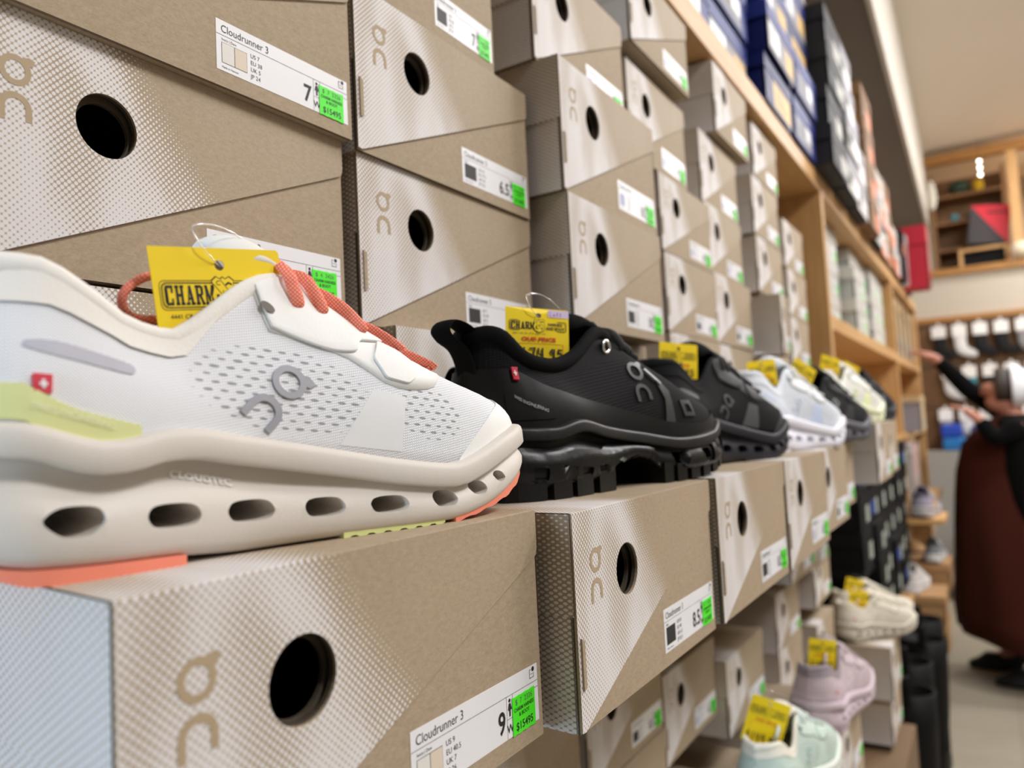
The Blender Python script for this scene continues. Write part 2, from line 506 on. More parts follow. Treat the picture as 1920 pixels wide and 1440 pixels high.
VARS = {'9l': ('9', ['US 9', 'EU 40.5', 'UK 7', 'JP 26'], 'light', '$  7  2326', '$15495'), '7l': ('7', ['US 7', 'EU 38', 'UK 5', 'JP 24'], 'light', '$  7  2326', '$15495'),
        '75l': ('7.5', ['US 7.5', 'EU 38.5', 'UK 5.5', 'JP 24.5'], 'light', '$  4  2426', '$15495'), '85b': ('8.5', ['US 8.5', 'EU 40', 'UK 6.5', 'JP 25.5'], 'black', '$  7  2326', '$15495'),
        '65b': ('6.5', ['US 6.5', 'EU 37.5', 'UK 4.5', 'JP 23.5'], 'black', '$  7  2326', '$15495'), '7b': ('7', ['US 7', 'EU 38', 'UK 5', 'JP 24'], 'black', '$  7  2326', '$15495'),
        '10b': ('10', ['US 10', 'EU 42', 'UK 8', 'JP 27'], 'black', '$  7  2326', '$15495'), '10w': ('10', ['US 10', 'EU 42', 'UK 8', 'JP 27'], 'lilac', '$  7  2326', '$15495')}
_ME = {}
def mesh_once(key, maker, name):
    """one mesh per variant, shared by every copy"""
    if key not in _ME:
        o = maker().build(name); _ME[key] = o.data; bpy.data.objects.remove(o)
    return _ME[key]
def shoe_box(x, y, z, label, var='10w', sw=1.0, sh=1.0, yaw=0.0, skew=0.0, group=None, cat='shoe box'):
    root = empty('shoe_box', (x, y, EYE + z), yaw)
    root.scale = (1, sw, sh)
    tag(root, label, cat, group)
    parts = {}
    for nm, i in (('body', 0), ('lid', 1), ('closing_tab', 2)):
        key = (nm, skew)
        if key not in _ME:
            gs = box_parts(skew)
            for n2, g2 in zip(('body', 'lid', 'closing_tab'), gs):
                o = g2.build(n2); _ME[(n2, skew)] = o.data; bpy.data.objects.remove(o)
        link(nm, _ME[key], root)
    v = VARS[var]
    link('size_label', mesh_once(('lab', var), lambda: label_geo(v[0], v[1], v[2]), 'size_label'), root)['label'] = 'white printed size label'
    link('price_sticker', mesh_once(('st', v[3]), lambda: sticker_geo(v[3], v[4]), 'price_sticker'), root)['label'] = 'bright green price sticker'
    return root

# ------------------------------------------------------------------ the shop shell
def wood_mat(name, c1, c2, rough=0.5, axis=1):
    m, nt, b = new_mat(name)
    t = nt.nodes.new('ShaderNodeTexCoord'); mp = nt.nodes.new('ShaderNodeMapping')
    s = [22, 22, 22]; s[axis] = 1.6; mp.inputs['Scale'].default_value = s
    nt.links.new(t.outputs['Object'], mp.inputs['Vector'])
    n1 = noise(nt, 1.5, 4, 0.6, mp.outputs[0]); n2 = noise(nt, 7, 2, 0.5, mp.outputs[0])
    f = (n1 * 0.7 + n2 * 0.3).step(0.32, 0.68)
    col = mixc(nt, f, rgb(*c1), rgb(*c2))
    nt.links.new(col.k, b.inputs['Base Color']); b.inputs['Roughness'].default_value = rough
    return m
pine = wood_mat('pine_shelf', (206, 164, 110), (190, 144, 90))
pine_z = wood_mat('pine_upright', (206, 164, 110), (190, 144, 90), axis=2)
pine_x = wood_mat('pine_panel', (150, 108, 66), (132, 92, 52), axis=2)  # back panel's shade put into a darker pine; loft shelf shares it
trimwood = wood_mat('oak_trim', (178, 128, 66), (156, 106, 50), axis=0)
cream = M('cream_paint', (196, 186, 170), 0.7, var=0.02, vscale=2)
ceilp = M('beige_ceiling', (234, 225, 210), 0.8, var=0.02, vscale=2)
soffp = M('soffit_panel', (112, 104, 96), 0.8, var=0.03, vscale=3)
fascp = M('white_fascia', (204, 198, 186), 0.6, var=0.02)
def bx(name, a, b, mat, parent=None, bevel=0.0):
    g = Geo(); g.box((a[0], a[1], a[2] + EYE), (b[0], b[1], b[2] + EYE), mat)
    o = g.build(name, parent)
    if bevel:
        m = o.modifiers.new('b', 'BEVEL'); m.width = bevel; m.segments = 2
    return o
def floor_mat():
    m, nt, b = new_mat('vinyl_floor_tile')
    t = nt.nodes.new('ShaderNodeTexCoord'); sp = nt.nodes.new('ShaderNodeSeparateXYZ'); nt.links.new(t.outputs['Object'], sp.inputs[0])
    x, y = NX(nt, sp.outputs[0]) / 0.305, NX(nt, sp.outputs[1]) / 0.305
    dx = (x.frac() - 0.5).abs(); dy = (y.frac() - 0.5).abs()
    seam = dx.max(dy).step(0.484, 0.497)
    tone = ((x.floor() * 12.9 + y.floor() * 78.2).sin() * 437.5).frac()
    n = noise(nt, 14, 4, 0.6)
    c = mixc(nt, n * 0.6 + tone * 0.4, rgb(158, 149, 132), rgb(172, 164, 147))
    c = mixc(nt, seam * 0.5, c, rgb(140, 126, 104))
    nt.links.new(c.k, b.inputs['Base Color']); b.inputs['Roughness'].default_value = 0.35
    return m
g = Geo(); g.box((-1.2, -3.2, -0.05), (3.2, 7.1, 0.0), floor_mat()); struct(g.build('floor'))
WALLX = -0.80
struct(bx('wall_left', (WALLX - .1, -3.2, -EYE), (WALLX, 7.1, 2.1), cream))
struct(bx('wall_far', (WALLX, 7.0, -EYE), (3.2, 7.1, 1.08), cream))
struct(bx('ceiling', (WALLX - .1, -0.6, 2.10), (3.2, 9.0, 2.16), ceilp))
# sloping soffit over the shelving with its pale fascia board
def hexa(name, p, mat):
    g = Geo(); g.add([(a, b, c + EYE) for a, b, c in p], [(0, 3, 2, 1), (4, 5, 6, 7), (0, 1, 5, 4), (1, 2, 6, 5), (2, 3, 7, 6), (3, 0, 4, 7)], mat); return g.build(name)
struct(hexa('trim_1', [(WALLX, -.6, 1.50), (-.215, -.6, 1.50), (-.338, 7.0, 1.50), (WALLX, 7.0, 1.50), (WALLX, -.6, 1.53), (-.215, -.6, 1.53), (-.338, 7.0, 1.53), (WALLX, 7.0, 1.53)], soffp), 'grey soffit panel above the top shelf')
struct(hexa('trim_2', [(-.214, -.6, 1.47), (-.194, -.6, 1.47), (-.318, 7.0, 1.47), (-.337, 7.0, 1.47), (-.214, -.6, 2.10), (-.194, -.6, 2.10), (-.318, 7.0, 2.10), (-.337, 7.0, 2.10)], fascp), 'pale fascia board along the edge of the soffit')

# ------------------------------------------------------------------ the shelving
SX = -0.345
def thing_box(name, a, b, mat, label, cat, group=None, bevel=0.0015):
    return tag(bx(name, a, b, mat, None, bevel), label, cat, group)
shelf = empty('wall_shelving', (SX, 2.2, 0))
tag(shelf, 'long pine wall shelving holding the shoe boxes above the sneaker row', 'shelving')
def part(name, a, b, mat, bevel=0.0015):
    o = bx(name, a, b, mat, None, bevel); o.parent = shelf; o.matrix_parent_inverse = Matrix.Translation((-SX, -2.2, 0)); return o
part('shelf_board', (-.78, .2, .603), (SX, 5.2, .651), pine)
part('upright', (-.78, 2.165, -.10), (SX, 2.20, .603), pine_z)
part('upright', (-.78, 3.86, -.55), (SX, 3.90, .603), pine_z)
part('upright', (-.78, 5.16, -EYE), (SX, 5.20, .603), pine_z)
part('shelf_board', (-.78, 2.20, .235), (SX, 3.86, .275), pine)
part('shelf_board', (-.78, 3.90, .235), (SX, 5.16, .265), pine)
part('shelf_board', (-.78, 2.20, -.115), (SX, 5.16, -.09), pine)
part('back_panel', (-.795, .2, -.5), (-.78, 5.2, .603), pine_x)
part('plinth', (-.78, .2, -EYE), (-.24, 2.38, -.845), M('plinth_brown', (116, 92, 66), .7))

# ------------------------------------------------------------------ printed kraft shoe boxes
UP = 'kraft shoe boxes stacked above the sneaker row'
LO = 'kraft shoe boxes carrying the sneaker row'
DN = 'kraft shoe boxes stacked below the sneaker row'
S4 = 1.03
box_up = [
 # x, y, z, variant, sw, sh, label
 (-.335, .141, .307, '7l', 1, S4, 'kraft shoe box at the very top left, only its lower edge in view'),
 (-.335, .141, .193, '7l', 1, S4, 'kraft shoe box labelled size 7 with ivory swatches, top left'),
 (-.342, .138, .079, '75l', 1, S4, 'kraft shoe box with large thumb hole behind the white sneaker, size 7.5 label'),
 (-.345, .140, -.037, '75l', 1, S4, 'kraft shoe box hidden behind the heel of the white sneaker'),
 (-.335, .363, .304, '7b', .80, S4, 'kraft shoe box with a dark swatch label at the top edge, second stack'),
 (-.335, .366, .189, '65b', 1, S4, 'kraft shoe box labelled size 6.5 with a dark swatch, second stack'),
 (-.340, .369, .075, '7b', 1, S4, 'kraft shoe box with dark swatch label right behind the black trail shoe tag'),
 (-.330, .390, -.039, '7b', 1, S4, 'kraft shoe box just behind the black heel loop, bottom of second stack'),
 (-.326, .593, .338, '10w', .92, 1.05, 'kraft shoe box at the top of the third stack, dark side showing'),
 (-.305, .597, .2135, '10w', 1.02, 1.115, 'kraft shoe box jutting forward in the third stack, tilted print, plain white label'),
 (-.305, .602, .0925, '10b', 1.0, 1.085, 'kraft shoe box with a notched left edge in the third stack, above the silver eyelet'),
 (-.335, .615, -.038, '10b', 1.0, 1.17, 'kraft shoe box at the foot of the third stack, mostly behind the black trail shoe'),
 (-.330, .840, .462, '10w', .95, .95, 'kraft shoe box touching the top shelf board, fourth stack'),
 (-.345, .854, .333, '10w', .95, 1.05, 'kraft shoe box second from the top of the fourth stack'),
 (-.345, .943, .228, '10w', .95, .93, 'kraft shoe box third from the top of the fourth stack'),
 (-.345, .947, .122, '10b', .97, .94, 'kraft shoe box above the second black sneaker, white corner print'),
 (-.345, .950, .040, '10w', .97, .73, 'low kraft shoe box right of the second yellow tag'),
 (-.345, .950, -.040, '10w', .97, .71, 'low kraft shoe box at the foot of the fourth stack'),
 (-.347, 1.232, .478, '10w', .92, 1.07, 'kraft shoe box under the top shelf board, fifth stack'),
 (-.362, 1.180, .350, '10w', .95, 1.08, 'kraft shoe box second from the top of the fifth stack'),
 (-.355, 1.165, .236, '10w', .95, 1.0, 'kraft shoe box in the middle of the fifth stack'),
 (-.350, 1.172, .124, '10b', .95, 1.0, 'kraft shoe box second from the bottom of the fifth stack'),
 (-.352, 1.175, .012, '10b', .95, 1.0, 'kraft shoe box at the bottom of the fifth stack behind the white sneaker tag'),
 (-.360, 1.520, .483, '10w', .92, .97, 'kraft shoe box under the top shelf board, sixth stack'),
 (-.362, 1.500, .364, '10w', .95, 1.05, 'kraft shoe box second from the top of the sixth stack'),
 (-.362, 1.505, .250, '10w', .95, 1.0, 'kraft shoe box in the middle of the sixth stack'),
 (-.366, 1.530, .137, '10w', .95, 1.0, 'kraft shoe box second from the bottom of the sixth stack'),
 (-.366, 1.530, .024, '10w', .95, 1.0, 'kraft shoe box at the bottom of the sixth stack'),
 (-.372, 1.800, .348, '10w', .95, 1.0, 'kraft shoe box topping the last stack before the pine upright'),
 (-.372, 1.812, .235, '10w', .95, 1.0, 'kraft shoe box second from the top of the last stack before the upright'),
 (-.372, 1.805, .122, '10w', .95, 1.0, 'kraft shoe box third from the top of the last stack before the upright'),
 (-.372, 1.812, .009, '10w', .95, 1.0, 'kraft shoe box at the bottom of the last stack before the upright'),
 (-.310, 1.435, .118, '10w', .30, 1.0, 'narrow kraft box standing forward between the fifth and sixth stacks'),
]
for x, y, z, v, sw, sh, lb in box_up:
    shoe_box(x, y, z, lb, v, sw, sh, random.uniform(-.006, .006), 0, UP)
box_lo = [
 (-.200, .118, -.1500, '9l', 1, 1, .13, 'nearest kraft shoe box with size 9 label, under the white sneaker'),
 (-.183, .345, -.1510, '85b', 1, .985, .12, 'kraft shoe box labelled size 8.5 under the black trail shoe'),
 (-.180, .573, -.1500, '10b', 1, .98, .12, 'kraft shoe box under the second black sneaker'),
 (-.180, .798, -.1500, '10w', 1, .98, .12, 'kraft shoe box under the white and pale blue sneaker'),
 (-.190, 1.022, -.1500, '10b', 1, .98, .12, 'kraft shoe box under the black sneaker with grey sole'),
 (-.215, 1.262, -.1500, '10w', 1, .98, .12, 'kraft shoe box under the white and lime sneaker'),
 (-.182, 1.540, -.1260, '10w', 1, 1, .12, 'kraft shoe box near the end of the row, pale side turned to the camera'),
 (-.190, 1.765, -.1260, '10w', 1, 1, .12, 'last kraft shoe box of the sneaker row, beside the black boxes'),
]
for x, y, z, v, sw, sh, sk, lb in box_lo:
    shoe_box(x, y, z, lb, v, sw, sh, 0, sk, LO)
box_dn = [
 (-.380, .500, -.265, '10b', 'kraft shoe box in the shadow under the size 9 box'),
 (-.380, .725, -.265, '10b', 'kraft shoe box in the shadow under the size 8.5 box'),
 (-.380, .950, -.265, '10b', 'kraft shoe box in the shadow under the box of the second black sneaker'),
 (-.380, .500, -.379, '10b', 'dark kraft shoe box at the bottom edge left of the size label'),
 (-.380, .725, -.379, '85b', 'kraft shoe box below the size 8.5 box, dark swatch label in shade'),
 (-.380, .725, -.493, '10b', 'kraft shoe box at the bottom edge, plain board in view'),
 (-.380, .939, -.432, '10w', 'kraft shoe box with thumb hole, left of the box stepping forward'),
 (-.620, .939, -.546, '10w', 'kraft shoe box at the bottom edge left of the mint sneaker'),
 (-.365, 1.152, -.469, '10w', 'kraft shoe box stepping forward with its top in view, behind the mint sneaker'),
 (-.597, 1.160, -.585, '10w', 'kraft shoe box directly below the one stepping forward'),
 (-.340, 1.230, -.265, '10w', 'kraft shoe box in shade under the fourth and fifth row boxes'),
 (-.330, 1.460, -.300, '10w', 'kraft shoe box in shade with a dark left side, under the grey soled sneaker box'),
 (-.390, 1.570, -.460, '10w', 'kraft shoe box with a grey left side and open top shelf space above'),
 (-.390, 1.570, -.574, '10w', 'kraft shoe box left of the mauve sneaker'),
 (-.390, 1.575, -.688, '10w', 'kraft shoe box behind the mauve sneaker, lowest of its stack'),
 (-.350, 1.730, -.330, '10w', 'kraft shoe box high in the lower stacks, pale side, left of the black cartons'),
 (-.385, 1.915, -.598, '10w', 'kraft shoe box between the mauve and the beige sneakers'),
 (-.385, 1.930, -.450, '10w', 'kraft shoe box above the one between the mauve and beige sneakers'),
 (-.250, 1.356, -.627, '10w', 'kraft shoe box under the mauve sneaker'),
 (-.250, 1.356, -.741, '10w', 'kraft shoe box below the mauve sneaker box'),
 (-.260, 2.150, -.715, '10w', 'kraft shoe box under the pair of beige sneakers, grey side showing'),
 (-.270, 2.160, -.829, '10w', 'kraft shoe box below the beige sneakers box'),
]
for x, y, z, v, lb in box_dn:
    sh = 1.02 if z > -.7 or z < -.72 else 1.19
    shoe_box(x, y, z, lb, v, .96, sh, random.uniform(-.01, .01), 0, DN)
shoe_box(-.26, 1.060, -.6445, 'kraft shoe box under the mint sneaker', '10w', .97, 1.02, 0, 0, DN)

# ------------------------------------------------------------------ sneakers
def knit_mat(name, color, dark, perf=None, weave=0.0011, strength=0.5, rough=0.75, size=0.0):
    """woven mesh: bump rows and, where perf is given, dark slit perforations in two zones"""
    m, nt, b = new_mat(name)
    t = nt.nodes.new('ShaderNodeTexCoord'); sp = nt.nodes.new('ShaderNodeSeparateXYZ'); nt.links.new(t.outputs['Object'], sp.inputs[0])
    s, z = NX(nt, sp.outputs[1]), NX(nt, sp.outputs[2])
    a = (s + z * 0.35) / weave; c = (z - s * 0.15) / weave
    row = c.floor().mod(2.0) * 0.5
    ka = ((a + row).frac() - 0.5).abs() * 2.0; kb = (c.frac() - 0.5).abs() * 2.0
    h = (ka * ka + kb * kb).sqrt().step(1.15, 0.2)
    col = mixc(nt, h.step(0.0, 0.6), rgb(*dark), rgb(*color))
    if perf:
        w, hh = 0.0062, 0.0031
        u2 = (s * 0.97 - z * 0.12) ; v2 = (z + s * 0.10) / hh
        off = v2.floor().mod(2.0) * 0.5
        pu = ((u2 / w + off).frac() - 0.5).abs(); pv = (v2.frac() - 0.5).abs()
        rnd = ((v2.floor() * 3.7 + (u2 / w + off).floor() * 7.1).sin() * 43.7).frac()
        msk = None
        for (cs, cz, rs, rz) in perf:
            q = (((s - cs) / rs).pow(2.0) + ((z - cz + (s - cs) * 0.12) / rz).pow(2.0)).step(1.15, 0.75)
            msk = q if msk is None else msk.max(q)
        sz = msk * 0.30 * (rnd * 0.35 + 0.75)
        el = (pu * pu + pv * pv * 2.4).sqrt()
        pf = el.step(sz + 0.05, sz - 0.08) * msk
        col = mixc(nt, pf, col, rgb(*[int(x * 0.74) for x in dark]))
        h = h - pf * 1.2
    nt.links.new(col.k, b.inputs['Base Color']); b.inputs['Roughness'].default_value = rough
    setin(b, 'Specular IOR Level', 0.12 if sum(color) < 200 else 0.3); setin(b, 'Sheen Weight', 0.0 if sum(color) < 200 else 0.08)
    bump(nt, b, h, strength, 0.0004)
    return m

S_T = [0, .01, .03, .06, .1, .2, .35, .5, .62, .72, .8, .87, .93, .97, .99, 1]
W_T = [0, .0155, .027, .0345, .0405, .0435, .0425, .046, .051, .053, .0515, .0465, .0365, .0245, .0142, 0]
MN = 56
class Last:
    """the common shape of a running shoe: outline, midsole heights and upper surface, in x=side, y=length, z=height"""
    def __init__(s, L, zr, zb, wk=1.0, collar=None, med=0.94, throat=None):
        s.L = L; s.wk = wk; s.med = med
        s.wf = pchip([math.acos(1 - 2 * q) for q in S_T], W_T)
        s.zr = pchip(*zr); s.zb = pchip(*zb)
        q, cs, ct, cz = collar
        s.ci = pchip(q, cs); s.ct = pchip(cs, ct); s.cz = pchip(cs, cz)
        s.loop = []
        for k in range(2 * MN):
            kk = k if k <= MN else 2 * MN - k
            ph = PI * kk / MN
            sg = 1 if k <= MN else -s.med
            s.loop.append((sg * s.wf(ph) * wk, L * (1 - math.cos(ph)) / 2, kk))
        n = len(s.loop); s.nrm = []
        for i in range(n):
            a, b = s.loop[i - 1], s.loop[(i + 1) % n]
            d = Vector((b[0] - a[0], b[1] - a[1])).normalized()
            s.nrm.append((-d.y, d.x) if False else (d.y, -d.x))
    def ring(s, zf, off):
        out = []
        for (x, y, kk), nn in zip(s.loop, s.nrm):
            o = off(y) if callable(off) else off
            out.append((x + nn[0] * o, y + nn[1] * o, zf(y)))
        return out
    def half(s, y):
        return s.wf(math.acos(max(-1, min(1, 1 - 2 * y / s.L)))) * s.wk
    def surf(s, i, v, off=0.0):
        """upper surface point for loop index i (may be fractional) and height fraction v"""
        if off:
            e = 0.01
            p = s.surf(i, v); a = s.surf(i + 0.3, v) - s.surf(i - 0.3, v); b = s.surf(i, min(v + e, 1)) - s.surf(i, max(v - e, 0))
            n = a.cross(b)
            if n.length > 1e-12: n.normalize()
            return p + n * off
        n = len(s.loop); i = i % n; i0 = int(math.floor(i)) % n; f = i - math.floor(i)
        if f > 1e-6:
            return s.surf(i0, v).lerp(s.surf((i0 + 1) % n, v), f)
        x, y, kk = s.loop[i0]; nn = s.nrm[i0]
        sg = 1 if i0 <= MN else -1
        O = Vector((x - nn[0] * .004, y - nn[1] * .004, s.zr(y) - .003))
        q = y / s.L
        si = s.ci(q); I = Vector((sg * s.ct(si) * s.wk * (1 if sg > 0 else .95), si, s.cz(si)))
        dz = I.z - O.z
        w = sstep(.42, .78, q)
        hx, hy = O.x - I.x, O.y - I.y
        P1 = O + Vector((nn[0] * .0015, nn[1] * .0015, dz * (.42 + .16 * w)))
        P2 = I + Vector((hx * (.36 + .24 * w), hy * (.36 + .24 * w), -dz * (.40 - .30 * w)))
        t = v; u = 1 - t
        return O * u ** 3 + P1 * (3 * u * u * t) + P2 * (3 * u * t * t) + I * t ** 3
    def vz(s, i, z):
        a, b = 0.0, 1.0
        if s.surf(i, 1).z <= z: return 1.0
        for _ in range(18):
            m = (a + b) / 2
            if s.surf(i, m).z < z: a = m
            else: b = m
        return a

COLLAR = ([0, .1, .2, .3, .4, .5, .6, .7, .8, .9, 1], [.012, .026, .050, .078, .104, .126, .143, .158, .170, .178, .183],
          None, None)
def collar(scale=1.0, zs=1.0, dz=0.0):
    q, cs, _, _ = COLLAR
    cs2 = [.012, .020, .034, .048, .063, .078, .092, .108, .120, .129, .138, .152, .163, .171, .1775, .183]
    ct = [0, .016, .0245, .0275, .0290, .0290, .0280, .0255, .0235, .0225, .0210, .0190, .0165, .0135, .0090, 0]
    cz = [.1010, .1025, .1022, .0945, .0835, .0805, .0885, .1005, .1072, .1095, .1072, .0985, .0880, .0800, .0735, .0685]
    if scale != 1:          # wide low collar of the trail shoe
        cs = [.006, .014, .032, .058, .086, .112, .135, .154, .168, .177, .183]
        cs2 = [.006, .011, .016, .021, .026, .034, .050, .066, .080, .093, .105, .116, .130, .150, .1700, .183]
        cz = [.1015, .1028, .1010, .0955, .0892, .0846, .0828, .0850, .0905, .0978, .1050, .1088, .1070, .0965, .0800, .0690]
        ct = [0, .0120, .0180, .0215, .0245, .0275, .0290, .0290, .0285, .0270, .0252, .0235, .0215, .0180, .0125, 0]
    fz = pchip(cs2, cz); ft = pchip(cs2, ct)
    return (q, cs, ft, fz)

def make_last(L=.287, zr=None, zb=None, wk=1.0, ck=1.0):
    q, cs, ft, fz = collar(ck)
    zr = zr or ([0, .026, .044, .050, .059, .068, .076, .096, .119, .145, .1735, .200, .214, .241, .262, .287],
                [.0515, .0500, .0445, .0435, .0445, .0466, .0470, .0440, .0400, .0352, .0300, .0272, .0305, .0395, .0440, .0450])
    zb = zb or ([0, .012, .03, .074, .10, .16, .195, .22, .24, .262, .287], [.0140, .0092, .0050, .0031, .0012, .0010, .0010, .0045, .0110, .0190, .0250])
    l = Last.__new__(Last)
    Last.__init__(l, L, zr, zb, wk, (q, cs, [ft(c) for c in cs], [fz(c) for c in cs]))
    l.ct, l.cz = ft, fz
    return l

def evaluated(o):
    dg = bpy.context.evaluated_depsgraph_get(); dg.update()
    me = bpy.data.meshes.new_from_object(o.evaluated_get(dg))
    return me

def cut(obj, cutters):
    """cut every cutter out of obj and keep the result as plain mesh"""
    for c in cutters:
        c.parent = obj.parent
        m = obj.modifiers.new('cut', 'BOOLEAN'); m.operation = 'DIFFERENCE'; m.solver = 'EXACT'; m.object = c
    me = evaluated(obj)
    obj.modifiers.clear()
    old = obj.data; obj.data = me; me.name = old.name
    for c in cutters: bpy.data.objects.remove(c)
    me.set_sharp_from_angle(angle=math.radians(38))

def prism(poly, x0, x1, mat, shift=0.0):
    """prism through the shoe along x; poly in (y,z)"""
    g = Geo(); n = len(poly)
    vs = [(x0, p[0] - shift, p[1]) for p in poly] + [(x1, p[0] + shift, p[1]) for p in poly]
    fs = [tuple(range(n))[::-1], tuple(range(n, 2 * n))] + [(i, (i + 1) % n, n + (i + 1) % n, n + i) for i in range(n)]
    ar = sum(poly[i][0] * poly[(i + 1) % n][1] - poly[(i + 1) % n][0] * poly[i][1] for i in range(n))
    if ar < 0: fs = [f[::-1] for f in fs]
    g.add(vs, fs, mat)
    return g.build('cutter')
def roundpoly(p, r=0.3, n=3):
    """round the corners of a polygon"""
    out = []; N = len(p)
    for i in range(N):
        a, b, c = Vector(p[i - 1]), Vector(p[i]), Vector(p[(i + 1) % N])
        s_, e_ = b.lerp(a, r), b.lerp(c, r)
        for k in range(n + 1):
            t = k / n
            q = s_ * (1 - t) ** 2 + b * (2 * t * (1 - t)) + e_ * t * t
            out.append((q.x, q.y))
    return out

TOEMAP = lambda y: y - .034 * max(0, 1 - y / .21) * sstep(.0, .06, y)
class Decaler:
    ky = 1.0
    fy = staticmethod(lambda y: y)
    def __init__(s, objs):
        V, F = [], []
        for o in objs:
            b = len(V); V += [tuple(v.co) for v in o.data.vertices]; F += [[b + i for i in p.vertices] for p in o.data.polygons]
        s.t = BVHTree.FromPolygons(V, F)
    def drop(s, y, z, off, side=1):
        y = s.fy(y * s.ky)
        h = s.t.ray_cast(Vector((.2 * side, y, z)), Vector((-side, 0, 0)))
        if h[0] is None:
            h = s.t.find_nearest(Vector((.05 * side, y, z)))
        n = h[1]
        if n.x * side < 0: n = -n
        return h[0] + n * off
    def patch(s, loops, mat, off=0.0006, cell=0.003, side=1, thick=None):
        """polygon with holes in (y,z) wrapped onto the surface"""
        ls = [[Vector((p[0], p[1], 0)) for p in lp] for lp in loops]
        tri = tessellate_polygon(ls); pts = [p for lp in ls for p in lp]
        bm = bmesh.new(); vs = [bm.verts.new(p) for p in pts]
        for t in tri:
            try: bm.faces.new([vs[i] for i in t])
            except ValueError: pass
        for _ in range(5):
            es = [e for e in bm.edges if e.calc_length() > cell]
            if not es: break
            bmesh.ops.subdivide_edges(bm, edges=es, cuts=1)
            bmesh.ops.triangulate(bm, faces=bm.faces[:])
        bm.verts.ensure_lookup_table()
        V = [tuple(v.co) for v in bm.verts]; F = [tuple(v.index for v in f.verts) for f in bm.faces]
        bm.verts.index_update()
        F = [tuple(v.index for v in f.verts) for f in bm.faces]
        bm.free()
        return s.wrap(V, F, mat, off, side, thick)
    def wrap(s, V, F, mat, off, side=1, thick=None, smooth=True):
        th = thick if thick is not None else off * 1.6
        g = Geo()
        top = [s.drop(v[0], v[1], off, side) for v in V]; bot = [s.drop(v[0], v[1], off - th, side) for v in V]
        FF = []
        for f in F:
            a, b, c = (V[f[k]] for k in range(3))
            ar = (b[0] - a[0]) * (c[1] - a[1]) - (c[0] - a[0]) * (b[1] - a[1])
            FF.append(f if (ar > 0) == (side > 0) else tuple(reversed(f)))
        edges = {}
        for f in FF:
            for i in range(len(f)):
                e = (f[i], f[(i + 1) % len(f)])
                if (e[1], e[0]) in edges: del edges[(e[1], e[0])]
                else: edges[e] = 1
        n = len(V)
        if thick == 0:
            g.add([tuple(p) for p in top], FF, mat); return g
        g.add([tuple(p) for p in top] + [tuple(p) for p in bot], FF + [(b, a, a + n, b + n) for a, b in edges], mat, None, smooth)
        g.sharp = 50
        return g
    def text(s, txt, p0, p1, size, mat, off, bold=0.0):
        V, F, w = glyphs(txt, bold)
        d = Vector((p1[0] - p0[0], p1[1] - p0[1])); L = d.length; d.normalize()
        k = L / w; kz = size / .7
        pts = [(p0[0] + d.x * a * k - d.y * b * kz, p0[1] + d.y * a * k + d.x * b * kz) for a, b in V]
        return s.wrap(pts, F, mat, off, smooth=False, thick=0)

def strip(last, k0, k1, lo, hi, off, mat, rows=6, both=True, step=1.0):
    """band over the upper between heights lo(y) and hi(y), round the heel or the toe; k are loop indices"""
    g = Geo(); R = []
    ks = np.arange(k0, k1 + .01, step)
    def at(i, r):
        n = len(last.loop); y = last.loop[int(round(i)) % n][1]
        a, b = last.vz(i, lo(y)), last.vz(i, hi(y))
        return last.surf(i, a + (b - a) * r, off)
    for r in range(rows + 1): R.append([tuple(at(i, r / rows)) for i in ks])
    bt = [[tuple(Vector(p) - (Vector(p) - last.surf(i, 0.5)) * 0 - (last.surf(i, .5, off) - last.surf(i, .5, -.0005))) for p, i in zip(row, ks)] for row in (R[0], R[-1])]
    g.grid(R, mat)
    g.grid([bt[0], R[0]], mat, smooth=False); g.grid([R[-1], bt[1]], mat, smooth=False)
    return g

def sole_geo(last, mat, prof, topfill=True):
    g = Geo(); rings = []
    for v, off in prof:
        rings.append(last.ring(lambda y: last.zb(y) + (last.zr(y) - last.zb(y)) * v, off))
    g.grid(rings, mat, closed=True)
    M_ = MN
    def fill(ring, flip):
        n = len(ring); vs = list(ring); fs = []
        for k in range(M_):
            a, b = k, k + 1; c, d = (2 * M_ - k - 1) % n, (2 * M_ - k) % n
            q = [a, b, c, d]
            q = [x for i, x in enumerate(q) if x not in q[:i]]
            if len(q) >= 3: fs.append(tuple(q[::-1] if flip else q))
        g.add(vs, fs, mat, None, True)
    fill(rings[0], True); fill(rings[-1], False)
    # weld
    return g
def sole2(last, mat, rim, flare=0.0):
    """midsole with a thick flat rim band and a hollowed waist below it at the heel"""
    g = Geo(); rings = []
    zl = lambda y: max(last.zr(y) - rim, last.zb(y) + .42 * (last.zr(y) - last.zb(y)))
    hol = lambda y: .0034 * sstep(.0, .03, y) * sstep(.165, .10, y)
    for v, off in ((0, -.0046), (.05, -.0014), (.14, .0004), (.30, .0012), (.50, .0012), (.68, .0002), (.82, -.0012), (.93, -.0020), (1.0, -.0021)):
        k = .25 if v < .6 else 1.0
        rings.append(last.ring(lambda y: last.zb(y) + (zl(y) - last.zb(y)) * v, lambda y, off=off, v=v: off - (hol(y) * (1 if v > .6 else 0) * sstep(.6, .8, v))))
    for v, off in ((.02, -.0004), (.06, .0018), (.16, .0025), (.70, .0021), (.88, .0014), (.97, .0002), (1.0, -.0014), (1.0, -.0046)):
        rings.append(last.ring(lambda y: zl(y) + (last.zr(y) - zl(y)) * v, off))
    g.grid(rings, mat, closed=True)
    n = 2 * MN
    for ring, flip in ((rings[0], True), (rings[-1], False)):
        fs = []
        for k in range(MN):
            q = [k, k + 1, (n - k - 1) % n, (n - k) % n]; q = [x for i, x in enumerate(q) if x not in q[:i]]
            if len(q) >= 3: fs.append(tuple(q[::-1] if flip else q))
        g.add(ring, fs, mat, None, True)
    return g
